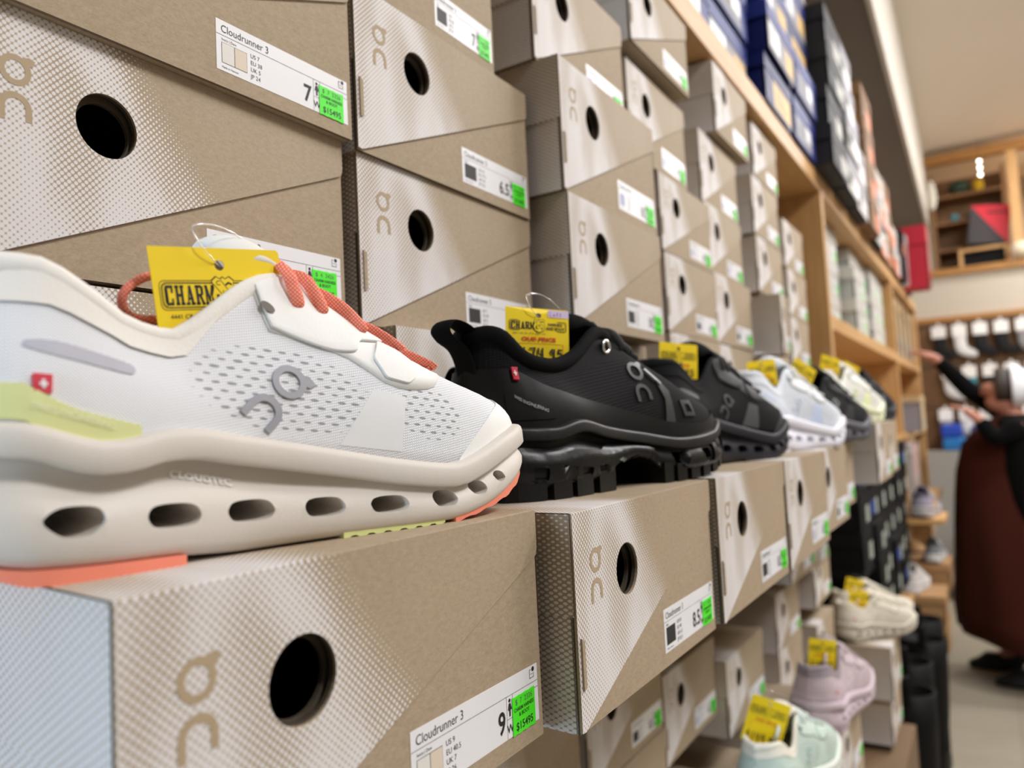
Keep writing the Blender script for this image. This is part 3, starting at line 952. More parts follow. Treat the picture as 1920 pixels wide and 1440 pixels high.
def weld(o, d=1e-6):
    bm = bmesh.new(); bm.from_mesh(o.data); bmesh.ops.remove_doubles(bm, verts=bm.verts, dist=d)
    bmesh.ops.recalc_face_normals(bm, faces=bm.faces); bm.to_mesh(o.data); bm.free(); o.data.update()

def pad(last, y0, y1, lo, hi, off, mat, n=26, teeth=0.0):
    """outsole pad under the shoe between y0 and y1"""
    g = Geo(); A = []
    for i in range(n + 1):
        y = y0 + (y1 - y0) * i / n
        ph = math.acos(max(-1, min(1, 1 - 2 * y / last.L)))
        w = last.wf(ph) * last.wk + off
        z0, z1 = lo(y), hi(y)
        if teeth: z0 += teeth * (1 if (i // 2) % 2 else 0)
        A.append([(w, y, z0), (w, y, z1), (-w * last.med, y, z1), (-w * last.med, y, z0)])
    g.grid(A, mat, closed=True, smooth=False, flip=True)
    g.add(A[0], [(0, 1, 2, 3)], mat); g.add(A[-1], [(3, 2, 1, 0)], mat)
    return g

HOLES = [(.029, .0485, .0140, .0240), (.0600, .0800, .0132, .0218), (.0890, .1095, .0118, .0202), (.1210, .1405, .0100, .0181), (.1512, .1715, .0084, .0159), (.1838, .1998, .0077, .0156), (.2075, .2205, .0112, .0182), (.2263, .2363, .0160, .0217)]
def ribbon(last, k, g, mat, w=.0030, t=.0011, v0=.86, lift=.0035, dy=.004, zt=None):
    """a lace bar from the eyelet at loop index k across the tongue to the other side"""
    n = len(last.loop)
    i0, i1 = k, n - k
    a0 = last.surf(i0, v0, .0026); a1 = last.surf(i0, (v0 + 1) / 2, .0046); a2 = last.surf(i0, 1, .0042)
    b2 = last.surf(i1, 1, .0042); b1 = last.surf(i1, (v0 + 1) / 2, .0046); b0 = last.surf(i1, v0, .0026)
    mid = (a2 + b2) / 2; mid.z = max(a2.z, b2.z, zt(mid.y) if zt else 0) + lift; mid.y += dy * .5
    q1 = a2.lerp(mid, .5) + Vector((0, 0, .0022)); q2 = b2.lerp(mid, .5) + Vector((0, 0, .0022))
    raw = [a0 - Vector((.002, 0, .001)), a0, a1, a2 + Vector((0, 0, .001)), q1, mid, q2, b2 + Vector((0, 0, .001)), b1, b0]
    pts = smooth_path(raw, 5)
    vs = []
    # flat ribbon: width along the shoe, thickness outwards
    g.tube(pts, w, t, mat, n=10, up=(0, 0, 1))
def smooth_path(P, k=6):
    P = [Vector(p) for p in P]; out = []
    for i in range(len(P) - 1):
        p0, p1, p2, p3 = P[max(i - 1, 0)], P[i], P[i + 1], P[min(i + 2, len(P) - 1)]
        for j in range(k):
            t = j / k
            out.append(0.5 * ((2 * p1) + (p2 - p0) * t + (2 * p0 - 5 * p1 + 4 * p2 - p3) * t * t + (3 * p1 - p0 - 3 * p2 + p3) * t ** 3))
    out.append(P[-1]); return out
def kof(last, y):
    return math.acos(1 - 2 * y / last.L) / PI * MN

def braid_mat(name, c1, c2):
    m, nt, b = new_mat(name)
    t = nt.nodes.new('ShaderNodeTexCoord'); sp = nt.nodes.new('ShaderNodeSeparateXYZ'); nt.links.new(t.outputs['Object'], sp.inputs[0])
    s, z, x = NX(nt, sp.outputs[1]), NX(nt, sp.outputs[2]), NX(nt, sp.outputs[0])
    a = ((z + s * .6 + x) / .0017).frac(); c = ((z - s * .9 - x * .4) / .0017).frac()
    h = (a - .5).abs() * (c - .5).abs() * 4.0
    col = mixc(nt, h.step(0.05, 0.5), rgb(*c1), rgb(*c2))
    nt.links.new(col.k, b.inputs['Base Color']); b.inputs['Roughness'].default_value = 0.7
    bump(nt, b, h, .5, .0004)
    return m

def build_runner(label, pal, loc, yaw, z, k=1.0, group=None, detail=1, holes=True, rock=0.0, wk=1.0):
    """low running shoe with a hollow-pod sole; pal gives its colours"""
    last = make_last(wk=wk)
    yr = math.radians(yaw)
    root = empty('running_shoe', (loc[0], loc[1], EYE + z), -yr)
    root.scale = (k, k, k)
    tag(root, label, 'sneaker', group)
    P = pal
    so = sole2(last, P['sole'], .0112).build('midsole', root); weld(so)
    if holes:
        cs = []
        for y0, y1, z0, z1 in HOLES:
            if y0 < .05: poly = [(y0, (z0 + z1) / 2 + .001), (y0 + .006, z1), (y1 - .002, z1 - .0006), (y1, (z0 + z1) / 2 - .0006), (y1 - .005, z0), (y0 + .007, z0)]
            else: poly = [(y0, (z0 + z1) / 2 + .0008), (y0 + .0032, z1), (y1 - .0028, z1 - .0004), (y1, (z0 + z1) / 2 - .0008), (y1 - .0032, z0), (y0 + .0028, z0 + .0004)]
            cs.append(prism(roundpoly(poly, .42, 4), -.07, .07, P.get('hole', P['sole']), 0.0))
        cut(so, cs)
    # outsole pads
    zb = last.zb
    fl = pchip([0, .074, .14, .195, .215, .24, .262, .287], [0, 0, -.0004, 0, .0028, .0085, .0165, .0235])
    up_ = lambda y: zb(y) + .0006
    pad(last, .003, .0745, lambda y: .0098 * sstep(.034, .0, y), lambda y: zb(y) + .0006, -.0004, P['pad1'], teeth=.0004).build('outsole_heel_pad', root)
    pad(last, .140, .192, lambda y: 0.0 - .0, lambda y: .0036, -.0010, P['pad2'], teeth=.0010).build('outsole_middle_pad', root)
    pad(last, .198, .2845, lambda y: fl(y), lambda y: fl(y) + .0042, -.0004, P['pad1'], teeth=.0006).build('outsole_toe_pad', root)
    # upper
    g = Geo(); NV = 14
    rows = [[tuple(last.surf(i, v / NV)) for i in range(2 * MN)] for v in range(NV + 1)]
    g.grid(rows, P['mesh'], closed=True)
    upo = g.build('upper', root)
    dec = Decaler([upo, so])
    sd = upo.modifiers.new('thick', 'SOLIDIFY'); sd.thickness = .0035; sd.offset = -1
    # padded collar rim
    g = Geo(); n2 = 2 * MN
    kc = int(kof(last, .60 * last.L))
    seq = [last.surf(i % n2, 1.0) for i in range(n2 - kc, n2 + kc + 1)]
    seq = [p + Vector((-p.x * .06, 0, -.0012)) for p in seq]
    taper = [0.55 + .45 * sstep(0, 5, min(i, len(seq) - 1 - i)) + .45 * sstep(16, 30, min(i, len(seq) - 1 - i)) for i in range(len(seq))]
    g.tube(seq, .0031, .0042, P['collar'], n=10, taper=taper)
    lin_rows = [[tuple(last.surf(i, 1 - v / 6 * .62, -.0042)) for i in range(n2 - kc, n2 + kc + 1)] for v in range(7)]
    g.grid(lin_rows, P.get('lining', P['collar']), flip=True)
    g.build('collar', root)
    # soft collar band outside, the smooth strip under the rim
    ks = range(n2 - kc, n2 + kc + 1)
    g = Geo()
    bw = lambda y: .0225 - .0085 * sstep(.035, .072, y) - .0115 * sstep(.072, .104, y)
    R = []
    for r in range(5):
        row = []
        for i in ks:
            y = last.loop[i % n2][1]; top = last.surf(i % n2, 1).z
            v0 = last.vz(i % n2, top - bw(last.ci(y / last.L)) * .62)
            row.append(tuple(last.surf(i % n2, v0 + (1 - v0) * r / 4, .0009)))
        R.append(row)
    g.grid(R, P['collar']); g.build('collar_band', root)
    # insole
    g = Geo(); ri = [(x * .80, .012 + y * .93, max(last.zr(y) - .012, .022)) for x, y, kk in last.loop]
    fs = [tuple(dict.fromkeys((k_, k_ + 1, (2 * MN - k_ - 1) % n2, (2 * MN - k_) % n2))) for k_ in range(MN)]
    g.add(ri, [f for f in fs if len(f) > 2], P.get('lining', P['collar']), None, True); g.build('insole', root)
    # tongue
    zt = pchip([.104, .110, .117, .126, .137, .148, .160, .172, .190], [.1190, .1235, .1250, .1220, .1140, .1060, .0950, .0835, .0640])
    g = Geo(); R = []
    for i in range(19):
        y = .106 + (.190 - .106) * i / 18
        w = (.0195 - .007 * sstep(.14, .19, y)) * (1 - .35 * sstep(.116, .105, y))
        R.append([(w * a, y + .006 * a * a * sstep(.13, .105, y), zt(y) - .0095 * a * a * (1 + .3 * sstep(.14, .105, y))) for a in np.linspace(-1, 1, 11)])
    g.grid(R, P['tongue'], flip=True)
    to = g.build('tongue', root); m = to.modifiers.new('t', 'SOLIDIFY'); m.thickness = .0055; m.offset = -1
    m = to.modifiers.new('s', 'SUBSURF'); m.levels = 1; m.render_levels = 1
    # eyestay overlays on a smooth base, both sides
    def under(i, line):
        lo_, hi_ = 0.0, 1.0
        for _ in range(16):
            m_ = (lo_ + hi_) / 2; p_ = last.surf(i, m_)
            if p_.z < line(p_.y): lo_ = m_
            else: hi_ = m_
        return lo_
    for side in (1, -1):
        for nm, ya, yb, line, off, th in (('vamp_base', .440, .935, pchip([.09, .105, .155, .165, .180, .193, .204, .215], [.0880, .0868, .0735, .0655, .0612, .0618, .0680, .0780]), .0005, .0006),
                ('eyestay', .445, .690, pchip([.09, .105, .150, .156, .160], [.0925, .0905, .0775, .0778, .0830]), .0020, .0016)):
            kk = np.linspace(kof(last, ya * last.L), kof(last, yb * last.L), 26)
            R = []
            vs_ = [min(under(q if side > 0 else n2 - q, line), .985) for q in kk]
            for r in range(8):
                R.append([tuple(last.surf(q if side > 0 else n2 - q, va + (.999 - va) * r / 7, off)) for q, va in zip(kk, vs_)])
            g = Geo(); g.grid(R, P['stay'], flip=side < 0)
            oo = g.build(nm, root); m = oo.modifiers.new('t', 'SOLIDIFY'); m.thickness = th; m.offset = -1
            if nm == 'eyestay' and detail:
                m = oo.modifiers.new('b', 'BEVEL'); m.width = .0005; m.segments = 2; m.limit_method = 'ANGLE'; m.angle_limit = R_(50)
    # laces
    g = Geo()
    for y, dy in ((.515, .004), (.570, .004), (.640, .003), (.712, .003), (.790, .002)):
        ribbon(last, kof(last, y * last.L), g, P['lace'], zt=zt, dy=dy, v0={.515: .84, .570: .82, .640: .74, .712: .68, .790: .62}[y])
    lc = g.build('lace', root)
    if detail >= 1:
        g = Geo()
        g.tube(smooth_path([(.004, .142, .1175), (.008, .152, .1115), (.011, .164, .1045), (.013, .176, .0980), (.0135, .186, .0925)], 5), .0026, .0012, P['lace'], n=8)
        e_ = g.build('lace_end', root)
        g = Geo(); g.tube([(.0135, .185, .0930), (.0136, .198, .0880), (.0136, .207, .0848)], .0013, .0013, P['lace'], n=8); g.build('aglet', e_)
        g = Geo()
        g.tube(smooth_path([(-.004, .122, .113), (.004, .098, .1085), (.010, .081, .1065), (.011, .0715, .1010), (.009, .0695, .0950), (.004, .0760, .0905), (-.002, .0900, .0920), (-.006, .112, .102)], 6), .0024, .0017, P['lace'], n=8)
        g.build('lace_loop', root)
    # decals on the side towards the aisle
    def put(nm, geo, lab=None):
        o = geo.build(nm, root)
        if lab: o['label'] = lab
        return o
    # logo, turned so the arch trails towards the heel
    ca, sa = math.cos(-PI / 4), math.sin(-PI / 4)
    kk = 1.12
    def tr(lp): return [(.1215 + (x * ca - y * sa) * kk, .0640 + (x * sa + y * ca) * kk * .92) for x, y in lp]
    for out, hs in logo_polys():
        put('logo', dec.patch([tr(out)] + [tr(h) for h in hs], P['logo'], .0010, .003))
    put('eyestay', dec.patch([roundpoly([(.170, .0830), (.1645, .0755), (.1685, .0665), (.180, .0640), (.186, .0672), (.188, .0725), (.181, .0790)], .12, 2)], P['stay'], .0019, .003))
    put('reflective_band', dec.patch([[(.1610, .0618), (.1770, .0580), (.1715, .0338), (.1415, .0382)][::-1]], P['band'], .00025, .003))
    put('swiss_tag', dec.patch([[(.0300, .0592), (.0350, .0588), (.0356, .0646), (.0304, .0650)]], M('red_tag', (206, 40, 62), .6), .0012, .003))
    for a in (((.0318, .0612), (.0340, .0611), (.0340, .0620), (.0318, .0621)), ((.0325, .0602), (.0333, .0602), (.0333, .0630), (.0325, .0630))):
        put('swiss_tag_cross', dec.patch([list(a)], M('tag_white', (236, 230, 230), .6), .0016, .003, thick=.0004))
    kt = kof(last, .2035)
    tcl = pchip([0, .2035, .2128, .2284, .240, .262, .287], [.02, .0262, .0335, .0440, .0500, .0560, .0600])
    put('toe_cap', strip(last, kt, n2 - kt, lambda y: last.zr(y) - .003, tcl, .0008, P['stay'], rows=5))
    if detail >= 1:
        put('heel_streak', dec.patch([roundpoly([(.0290, .0760), (.0380, .0762), (.0610, .0690), (.0618, .0664), (.0600, .0652), (.0290, .0734)], .3)], P['streak'], .0004, .003))
        lo = pchip([0, .026, .0315, .0374, .0438, .0507, .059, .066], [.0530, .0510, .0470, .0445, .0433, .0430, .0447, .0466])
        hi = pchip([0, .026, .0318, .040, .0523, .066], [.0625, .0620, .0588, .0540, .0503, .0468])
        kk_ = kof(last, .0665)
        put('heel_panel', strip(last, -kk_, kk_, lo, hi, .0012, P['panel'], rows=5, step=1.0), P.get('panel_label'))
        put('eyelet', dec.patch([[(.1180 + .0030 * math.cos(a), .0945 + .0021 * math.sin(a) - .0012 * math.cos(a)) for a in np.linspace(0, 2 * PI, 18)[:-1]]], P['dark'], .0026, .003, thick=.0002))
    if detail >= 2:
        put('heel_lettering', dec.text('SWISS ENGINEERING', (.0290, .0545), (.0520, .0470), .0021, P.get('panel_print', P['panel']), .0017, bold=.02))
        put('sole_lettering', dec.text('CLOUDTEC', (.0706, .0302), (.0935, .0250), .0026, P.get('foam_highlight', P['sole']), .0006, bold=.03))  # highlight on the raised letters painted in as a lighter foam colour
    return root, last

def build_trail(label, pal, loc, yaw, z):
    """black trail shoe with lugs, silver eyelets and a heel pull loop"""
    zr = ([0, .035, .063, .090, .138, .182, .231, .262, .290], [.0450, .0430, .0476, .0430, .0368, .0316, .0350, .0440, .0480])
    zb = ([0, .03, .09, .112, .125, .142, .158, .19, .23, .262, .29], [.010, .0085, .0100, .0180, .0215, .0190, .0105, .0085, .0095, .0170, .0260])
    last = make_last(L=.290, zr=zr, zb=zb, wk=1.03, ck=.94)
    n2 = 2 * MN
    root = empty('trail_shoe', (loc[0], loc[1], EYE + z), -math.radians(yaw)); root.scale = (1, 1.0, 1.02); tag(root, label, 'sneaker')
    P = pal
    so = sole2(last, P['sole'], .0085).build('midsole', root); weld(so)
    cs = []
    for poly in ([(.037, .0200), (.052, .0190), (.051, .0100), (.041, .0105)], [(.077, .0180), (.0895, .0172), (.088, .0112), (.079, .0118)], [(.166, .0215), (.1865, .0205), (.184, .0125), (.170, .0125)], [(.209, .0215), (.224, .0225), (.222, .0145), (.212, .0140)], [(.236, .0255), (.247, .0275), (.246, .0205), (.239, .0190)]):
        cs.append(prism(roundpoly(poly[::-1], .2, 2), -.07, .07, P['sole']))
    cut(so, cs)
    # lugs
    fl = pchip([0, .16, .20, .23, .26, .29], [0, 0, .0008, .0035, .0105, .0205])
    for a, b in ((.006, .026), (.031, .047), (.052, .070), (.078, .098), (.156, .166), (.171, .183), (.189, .201), (.207, .219), (.225, .237), (.243, .255), (.261, .275)):
        pad(last, a, b, fl, lambda y: last.zb(y) + .004, .0016, P['rubber'], n=4).build('lug', root)
    g = Geo(); NV = 14
    g.grid([[tuple(last.surf(i, v / NV)) for i in range(n2)] for v in range(NV + 1)], P['mesh'], closed=True)
    upo = g.build('upper', root); dec = Decaler([upo, so]); dec.ky = 1.0; dec.fy = TOEMAP
    sd = upo.modifiers.new('thick', 'SOLIDIFY'); sd.thickness = .0035; sd.offset = -1
    g = Geo(); kc = int(kof(last, .60 * last.L))
    seq = [last.surf(i % n2, 1.0) + Vector((0, 0, -.001)) for i in range(n2 - kc, n2 + kc + 1)]
    g.tube(seq, .0042, .0050, P['collar'], n=10)
    g.grid([[tuple(last.surf(i, 1 - v / 6 * .62, -.0042)) for i in range(n2 - kc, n2 + kc + 1)] for v in range(7)], P['collar'], flip=True)
    g.build('collar', root)
    # rubberised mudguard all round, higher at the heel
    rand = pchip([0, .022, .041, .057, .076, .106, .143, .181, .217, .250, .290], [.0800, .0790, .0710, .0665, .0618, .0562, .0492, .0424, .0415, .0470, .0560])
    strip(last, 0, n2, lambda y: last.zr(y) - .003, rand, .0013, P['rand'], rows=5).build('mudguard', root)
    # angled quarter overlay and its seam
    dec2 = dec
    def put(nm, geo, lab=None):
        o = geo.build(nm, root)
        if lab: o['label'] = lab
        return o
    put('quarter_panel', dec.patch([[(.0575, .0665), (.106, .0560), (.143, .0490), (.168, .0450), (.1705, .0600), (.158, .0800), (.152, .0940), (.1035, .0785)]], P['vamp'], .0009, .004))
    put('reflective_band', dec.patch([[(.1735, .0425), (.1835, .0430), (.1830, .0660), (.1745, .0750), (.1700, .0790), (.1765, .0600)]], P['band'], .0013, .004))
    put('toe_badge', dec.patch([[(.196, .0470), (.2100, .0468), (.2060, .0590), (.1930, .0590)], [(.1985, .0500), (.1975, .0560), (.2030, .0560), (.2060, .0500)]], P['band'], .0010, .003))
    put('reflective_tab', dec.patch([[(.1635, .0808), (.1648, .0822), (.1765, .0716), (.1755, .0702)][::-1]], M('silver_tab', (150, 150, 154), .35), .0022, .003))
    put('heel_counter', dec.patch([roundpoly([(.020, .0640), (.040, .0640), (.062, .0540), (.066, .0480), (.020, .0480)][::-1], .2)], P['rand'], .0021, .003))
    put('heel_lettering', dec.text('SWISS ENGINEERING', (.0310, .0612), (.0582, .0518), .0019, M('silver_print', (150, 150, 152), .4), .0030, bold=.015))
    # moulded plate over the sole
    outl = [(.012, .0060), (.012, .0290), (.030, .0305), (.056, .0302), (.098, .0262), (.110, .0290), (.152, .0255), (.162, .0098), (.182, .0090), (.187, .0215), (.206, .0212), (.210, .0120), (.226, .0130), (.229, .0245), (.243, .0265), (.247, .0180), (.258, .0230), (.262, .0330), (.276, .0350), (.276, .0240), (.250, .0120), (.225, .0060), (.200, .0030), (.160, .0020), (.157, .0050), (.150, .0120), (.144, .0180), (.120, .0215), (.113, .0180), (.106, .0020), (.080, .0030)]
    put('sole_plate', dec.patch([outl[::-1], roundpoly([(.037, .0200), (.052, .0190), (.051, .0100), (.041, .0105)][::-1], .2, 2), roundpoly([(.077, .0180), (.0895, .0172), (.088, .0112), (.079, .0118)][::-1], .2, 2)], P['plate'], .0022, .003, thick=.0030))
    put('arch_window', dec.patch([[(.1140, .0202), (.1160, .0222), (.1345, .0196), (.1320, .0174)][::-1]], M('pale_film', (120, 140, 144), .25), .0016, .003))
    put('swiss_tag', dec.patch([[(.0362, .0722), (.0412, .0716), (.0420, .0790), (.0368, .0796)]], M('red_tag', (206, 40, 62), .6), .0034, .003))
    for a in (((.0374, .0752), (.0402, .0750), (.0402, .0760), (.0374, .0762)), ((.0384, .0740), (.0392, .0740), (.0392, .0772), (.0384, .0772))):
        put('swiss_tag_cross', dec.patch([list(a)], M('tag_white', (236, 230, 230), .6), .0040, .003, thick=.0004))
    def tr(lp): return [(.1535 + x * 1.12 - y * .10, .0800 + y * .98) for x, y in lp]
    for out, hs in logo_polys(): put('logo', dec.patch([tr(out)] + [tr(h) for h in hs], P['logo'], .0019, .003))
    # tongue, laces, eyelet rings
    zt = pchip([.094, .101, .109, .121, .134, .149, .162, .174, .190], [.1130, .1165, .1185, .1150, .1095, .1010, .0905, .0815, .0640])
    g = Geo(); R = []
    for i in range(19):
        y = .096 + .094 * i / 18
        w = (.0205 - .008 * sstep(.13, .19, y)) * (1 - .35 * sstep(.106, .095, y))
        R.append([(w * a, y, zt(y) - .0085 * a * a) for a in np.linspace(-1, 1, 11)])
    g.grid(R, P['tongue'], flip=True)
    to = g.build('tongue', root); m = to.modifiers.new('t', 'SOLIDIFY'); m.thickness = .006; m.offset = -1
    g = Geo()
    for y in (.600, .650, .70, .75, .80): ribbon(last, kof(last, y * last.L), g, P['lace'], zt=zt, v0=.86, lift=.004)
    g.tube(smooth_path([(.006, .134, .113), (.014, .126, .1165), (.017, .1285, .1125), (.0205, .134, .1030), (.022, .1335, .0965)], 6), .0016, .0016, P['lace'], n=8)
    g.tube(smooth_path([(.002, .150, .106), (.004, .138, .1150), (.002, .122, .1195), (-.006, .112, .118), (-.012, .124, .112)], 6), .0017, .0014, P['lace'], n=8)
    g.build('lace', root)
    c0 = dec.drop(.1325, .0975, .0006); g = Geo()
    g.tube([(c0.x + .0008, c0.y + .0042 * math.cos(a), c0.z + .0042 * math.sin(a)) for a in np.linspace(0, 2 * PI, 25)[:-1]], .0013, .0013, M('polished_eyelet', (230, 230, 230), .18, metal=1.0), n=8, closed=True, up=(1, 0, 0))
    g.build('eyelet', root)['label'] = 'polished silver eyelet ring'
    # heel pull loop
    g = Geo(); cx = 0.0
    g.tube(smooth_path([(cx, .006, .062), (cx, .0045, .080), (cx, -.0015, .092), (cx, -.0115, .0975), (cx, -.0165, .1030), (cx, -.0120, .1085), (cx, -.0020, .1080), (cx, .0085, .1030), (cx, .0135, .0970)], 6), .0085, .0012, P['collar'], n=10, up=(0, -1, .2))
    g.build('heel_pull_loop', root)
    g = Geo(); ri = [(x * .80, .012 + y * .93, max(last.zr(y) - .012, .026)) for x, y, kk in last.loop]
    fs = [tuple(dict.fromkeys((k_, k_ + 1, (2 * MN - k_ - 1) % n2, (2 * MN - k_) % n2))) for k_ in range(MN)]
    g.add(ri, [f for f in fs if len(f) > 2], P['collar'], None, True); g.build('insole', root)
    return root, last

# ------------------------------------------------------------------ the sneakers on display
coral = M('coral_rubber', (240, 138, 112), .55); coral_lace = braid_mat('coral_lace', (234, 108, 86), (252, 172, 148))
lime = M('lime_rubber', (222, 230, 156), .5)
dark_in = M('dark_eyelet', (120, 112, 106), .8)
hero_pal = dict(mesh=knit_mat('white_knit', (243, 244, 247), (214, 217, 224), [(.120, .0605, .040, .0185), (.190, .0500, .020, .0125)]),
    sole=M('cream_foam', (214, 207, 198), .55, bmp=.10, bscale=900, var=.02), pad1=coral, pad2=lime, collar=M('cream_collar', (236, 232, 226), .85, bmp=.25, bscale=700, var=.02),
    tongue=M('ivory_tongue', (234, 231, 224), .85, bmp=.2, bscale=600, var=.02), stay=M('white_overlay', (240, 240, 238), .6, bmp=.15, bscale=800, var=.02), lace=coral_lace,
    logo=M('grey_print', (158, 158, 166), .5), band=M('pearl_band', (230, 231, 233), .5, var=.02), streak=M('grey_streak', (178, 178, 190), .55), panel=M('lime_panel', (222, 226, 160), .5, var=.03), foam_highlight=M('foam_highlight', (240, 237, 232), .5), panel_print=M('lime_print', (236, 238, 196), .45), panel_label='pale lime heel panel', dark=dark_in, hole=M('foam_tunnel', (206, 196, 184), .6))
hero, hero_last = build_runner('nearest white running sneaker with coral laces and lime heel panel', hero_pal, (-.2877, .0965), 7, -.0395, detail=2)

blk = dict(mesh=knit_mat('black_ripstop', (20, 20, 22), (9, 9, 10), None, weave=.0016, strength=.35), sole=M('black_foam', (13, 13, 14), .42, spec=.25, bmp=.12, bscale=700), rubber=M('black_rubber', (14, 14, 15), .42, spec=.3),
    collar=M('black_collar', (13, 13, 14), .85, spec=.1), rand=M('black_mudguard', (14, 14, 15), .5, spec=.2), vamp=knit_mat('black_ribbed', (19, 19, 21), (9, 9, 10), None, weave=.0022, strength=.5),
    band=M('charcoal_band', (54, 54, 56), .45, spec=.3), plate=M('black_plate', (14, 14, 16), .34, spec=.3), logo=M('charcoal_logo', (62, 62, 64), .4), tongue=M('black_tongue', (16, 16, 17), .85, spec=.1), lace=braid_mat('black_lace', (16, 16, 18), (44, 44, 46)))
trail, trail_last = build_trail('black trail sneaker with lugged sole and heel pull loop', blk, (-.276, .386), 8, -.0415)

def pal(mesh, sole, pad, collar_c, lace, logo, band, dark=(40, 40, 42), perf=None, nm='p', panel=None, tongue=None, stay=None):
    sp = lambda c: .15 if sum(c) < 200 else .5
    d = tuple(max(0, int(c * .84)) for c in mesh)
    return dict(mesh=knit_mat(nm + '_knit', mesh, d, perf, weave=.0016), sole=M(nm + '_foam', sole, .5, spec=sp(sole)), pad1=M(nm + '_pad', pad, .5), pad2=M(nm + '_pad', pad, .5), collar=M(nm + '_collar', collar_c, .85, spec=sp(collar_c)),
        tongue=M(nm + '_tongue', tongue or collar_c, .85, spec=sp(tongue or collar_c)), stay=M(nm + '_stay', stay or mesh, .55, spec=sp(stay or mesh)), lace=M(nm + '_lace', lace, .7), logo=M(nm + '_logo', logo, .5), band=M(nm + '_band', band, .5, spec=sp(band)), streak=M(nm + '_streak', band, .5),
        panel=M(nm + '_panel', panel or sole, .5), dark=M(nm + '_eyelet', dark, .8))
PZ = [(.120, .0605, .040, .0185), (.190, .0500, .020, .0125)]
p3 = pal((18, 18, 20), (40, 40, 47), (30, 30, 34), (22, 22, 24), (24, 24, 26), (62, 62, 64), (66, 66, 68), nm='jet', stay=(60, 60, 62))
p4 = pal((226, 232, 242), (234, 234, 244), (206, 208, 222), (226, 232, 242), (224, 226, 220), (196, 206, 224), (190, 204, 230), perf=PZ, nm='sky', stay=(232, 236, 240))
p5 = pal((40, 40, 42), (96, 96, 104), (40, 40, 44), (26, 26, 28), (34, 34, 36), (150, 150, 150), (60, 60, 62), nm='coal')
p6 = pal((240, 240, 232), (232, 236, 206), (216, 226, 160), (236, 236, 226), (240, 240, 238), (214, 220, 170), (226, 234, 180), perf=PZ, nm='lemon')
p7 = pal((34, 36, 40), (60, 62, 66), (150, 150, 156), (26, 26, 28), (40, 40, 42), (170, 170, 174), (120, 120, 124), nm='slate')
SH = 'sneakers standing on the lower row of boxes'
build_runner('second black running sneaker, dark grey sole, behind the trail shoe', p3, (-.285, .674), 9, -.0420, detail=1, group=SH)
build_runner('white and pale blue running sneaker in the middle of the row', p4, (-.280, .966), 12, -.0420, detail=1, group=SH)
build_runner('black running sneaker with grey sole behind the white and blue one', p5, (-.280, 1.252), 12, -.0410, detail=1, group=SH)
build_runner('white and lime running sneaker near the end of the row', p6, (-.288, 1.542), 12, -.0150, detail=1, group=SH)
build_runner('dark sneaker with silver trim, last and farthest of the row', p7, (-.290, 1.832), 11, -.0150, detail=1, group=SH)
p8 = pal((206, 188, 194), (204, 186, 196), (180, 160, 170), (150, 138, 144), (200, 182, 190), (226, 210, 214), (196, 178, 186), nm='mauve', tongue=(160, 146, 152))
p9 = pal((206, 224, 214), (222, 226, 218), (190, 210, 200), (232, 228, 214), (220, 232, 226), (170, 196, 186), (196, 216, 206), perf=PZ, nm='mint')
p10 = pal((226, 218, 202), (206, 198, 184), (190, 182, 168), (222, 214, 196), (226, 222, 206), (210, 202, 186), (206, 198, 182), nm='beige')
LOWSH = 'sneakers standing on the lower boxes'
build_runner('mauve sneaker on a lower box, heel towards the viewer', p8, (-.288, 1.330), 4, -.5115, k=1.0, group=LOWSH)
build_runner('mint and cream sneaker at the bottom edge with a large tag', p9, (-.300, 1.034), 4, -.5310, k=1.0, group=LOWSH)
build_runner('beige sneaker of the pair, nearer to the boxes', p10, (-.415, 2.285), 38, -.579, k=.95, group=LOWSH)
build_runner('beige sneaker of the pair, nearer to the aisle', p10, (-.385, 2.160), 36, -.579, k=.92, group=LOWSH)

# ------------------------------------------------------------------ yellow price tags
yellow = M('yellow_card', (246, 214, 8), .55, var=.02); red_ink = M('red_ink', (204, 36, 18), .6); marker = M('black_marker', (34, 36, 26), .5)
purple = M('purple_ink', (170, 70, 170), .6); lilac_slip = M('lilac_slip', (214, 196, 224), .6)
nylon = M('clear_nylon', (236, 236, 236), .15, trans=.75, spec=.6)
STK = {'1': [[(.5, 0), (.5, 1)]], '7': [[(.05, .95), (.9, 1), (.5, 0)]], '4': [[(.1, .98), (.1, .55), (.45, .42), (.8, .5)], [(.82, 1), (.82, 0)]], '9': [[(.85, .95), (.4, 1), (.12, .75), (.4, .48), (.85, .7)], [(.85, 1), (.8, 0)]],
       '5': [[(.9, 1), (.25, 1), (.2, .58), (.7, .6), (.9, .3), (.6, .03), (.15, .05)]], '$': [[(.85, .8), (.3, .85), (.2, .6), (.8, .42), (.75, .15), (.15, .18)], [(.5, 1.05), (.5, -.1)]], '6': [[(.7, 1), (.25, .5), (.3, .05), (.75, .1), (.75, .42), (.3, .42)]], '.': [[(.45, .0), (.55, .04)]],
       '-': [[(.0, .3), (1, .45)]], 'L': [[(.2, 1), (.2, 0), (.8, .05)]], 'o': [[(.5, .55), (.2, .3), (.5, .02), (.8, .3), (.5, .55)]], 'f': [[(.8, .95), (.5, .9), (.45, 0)], [(.2, .5), (.8, .5)]], 't': [[(.5, .9), (.5, .05), (.8, .05)], [(.2, .6), (.8, .6)]]}
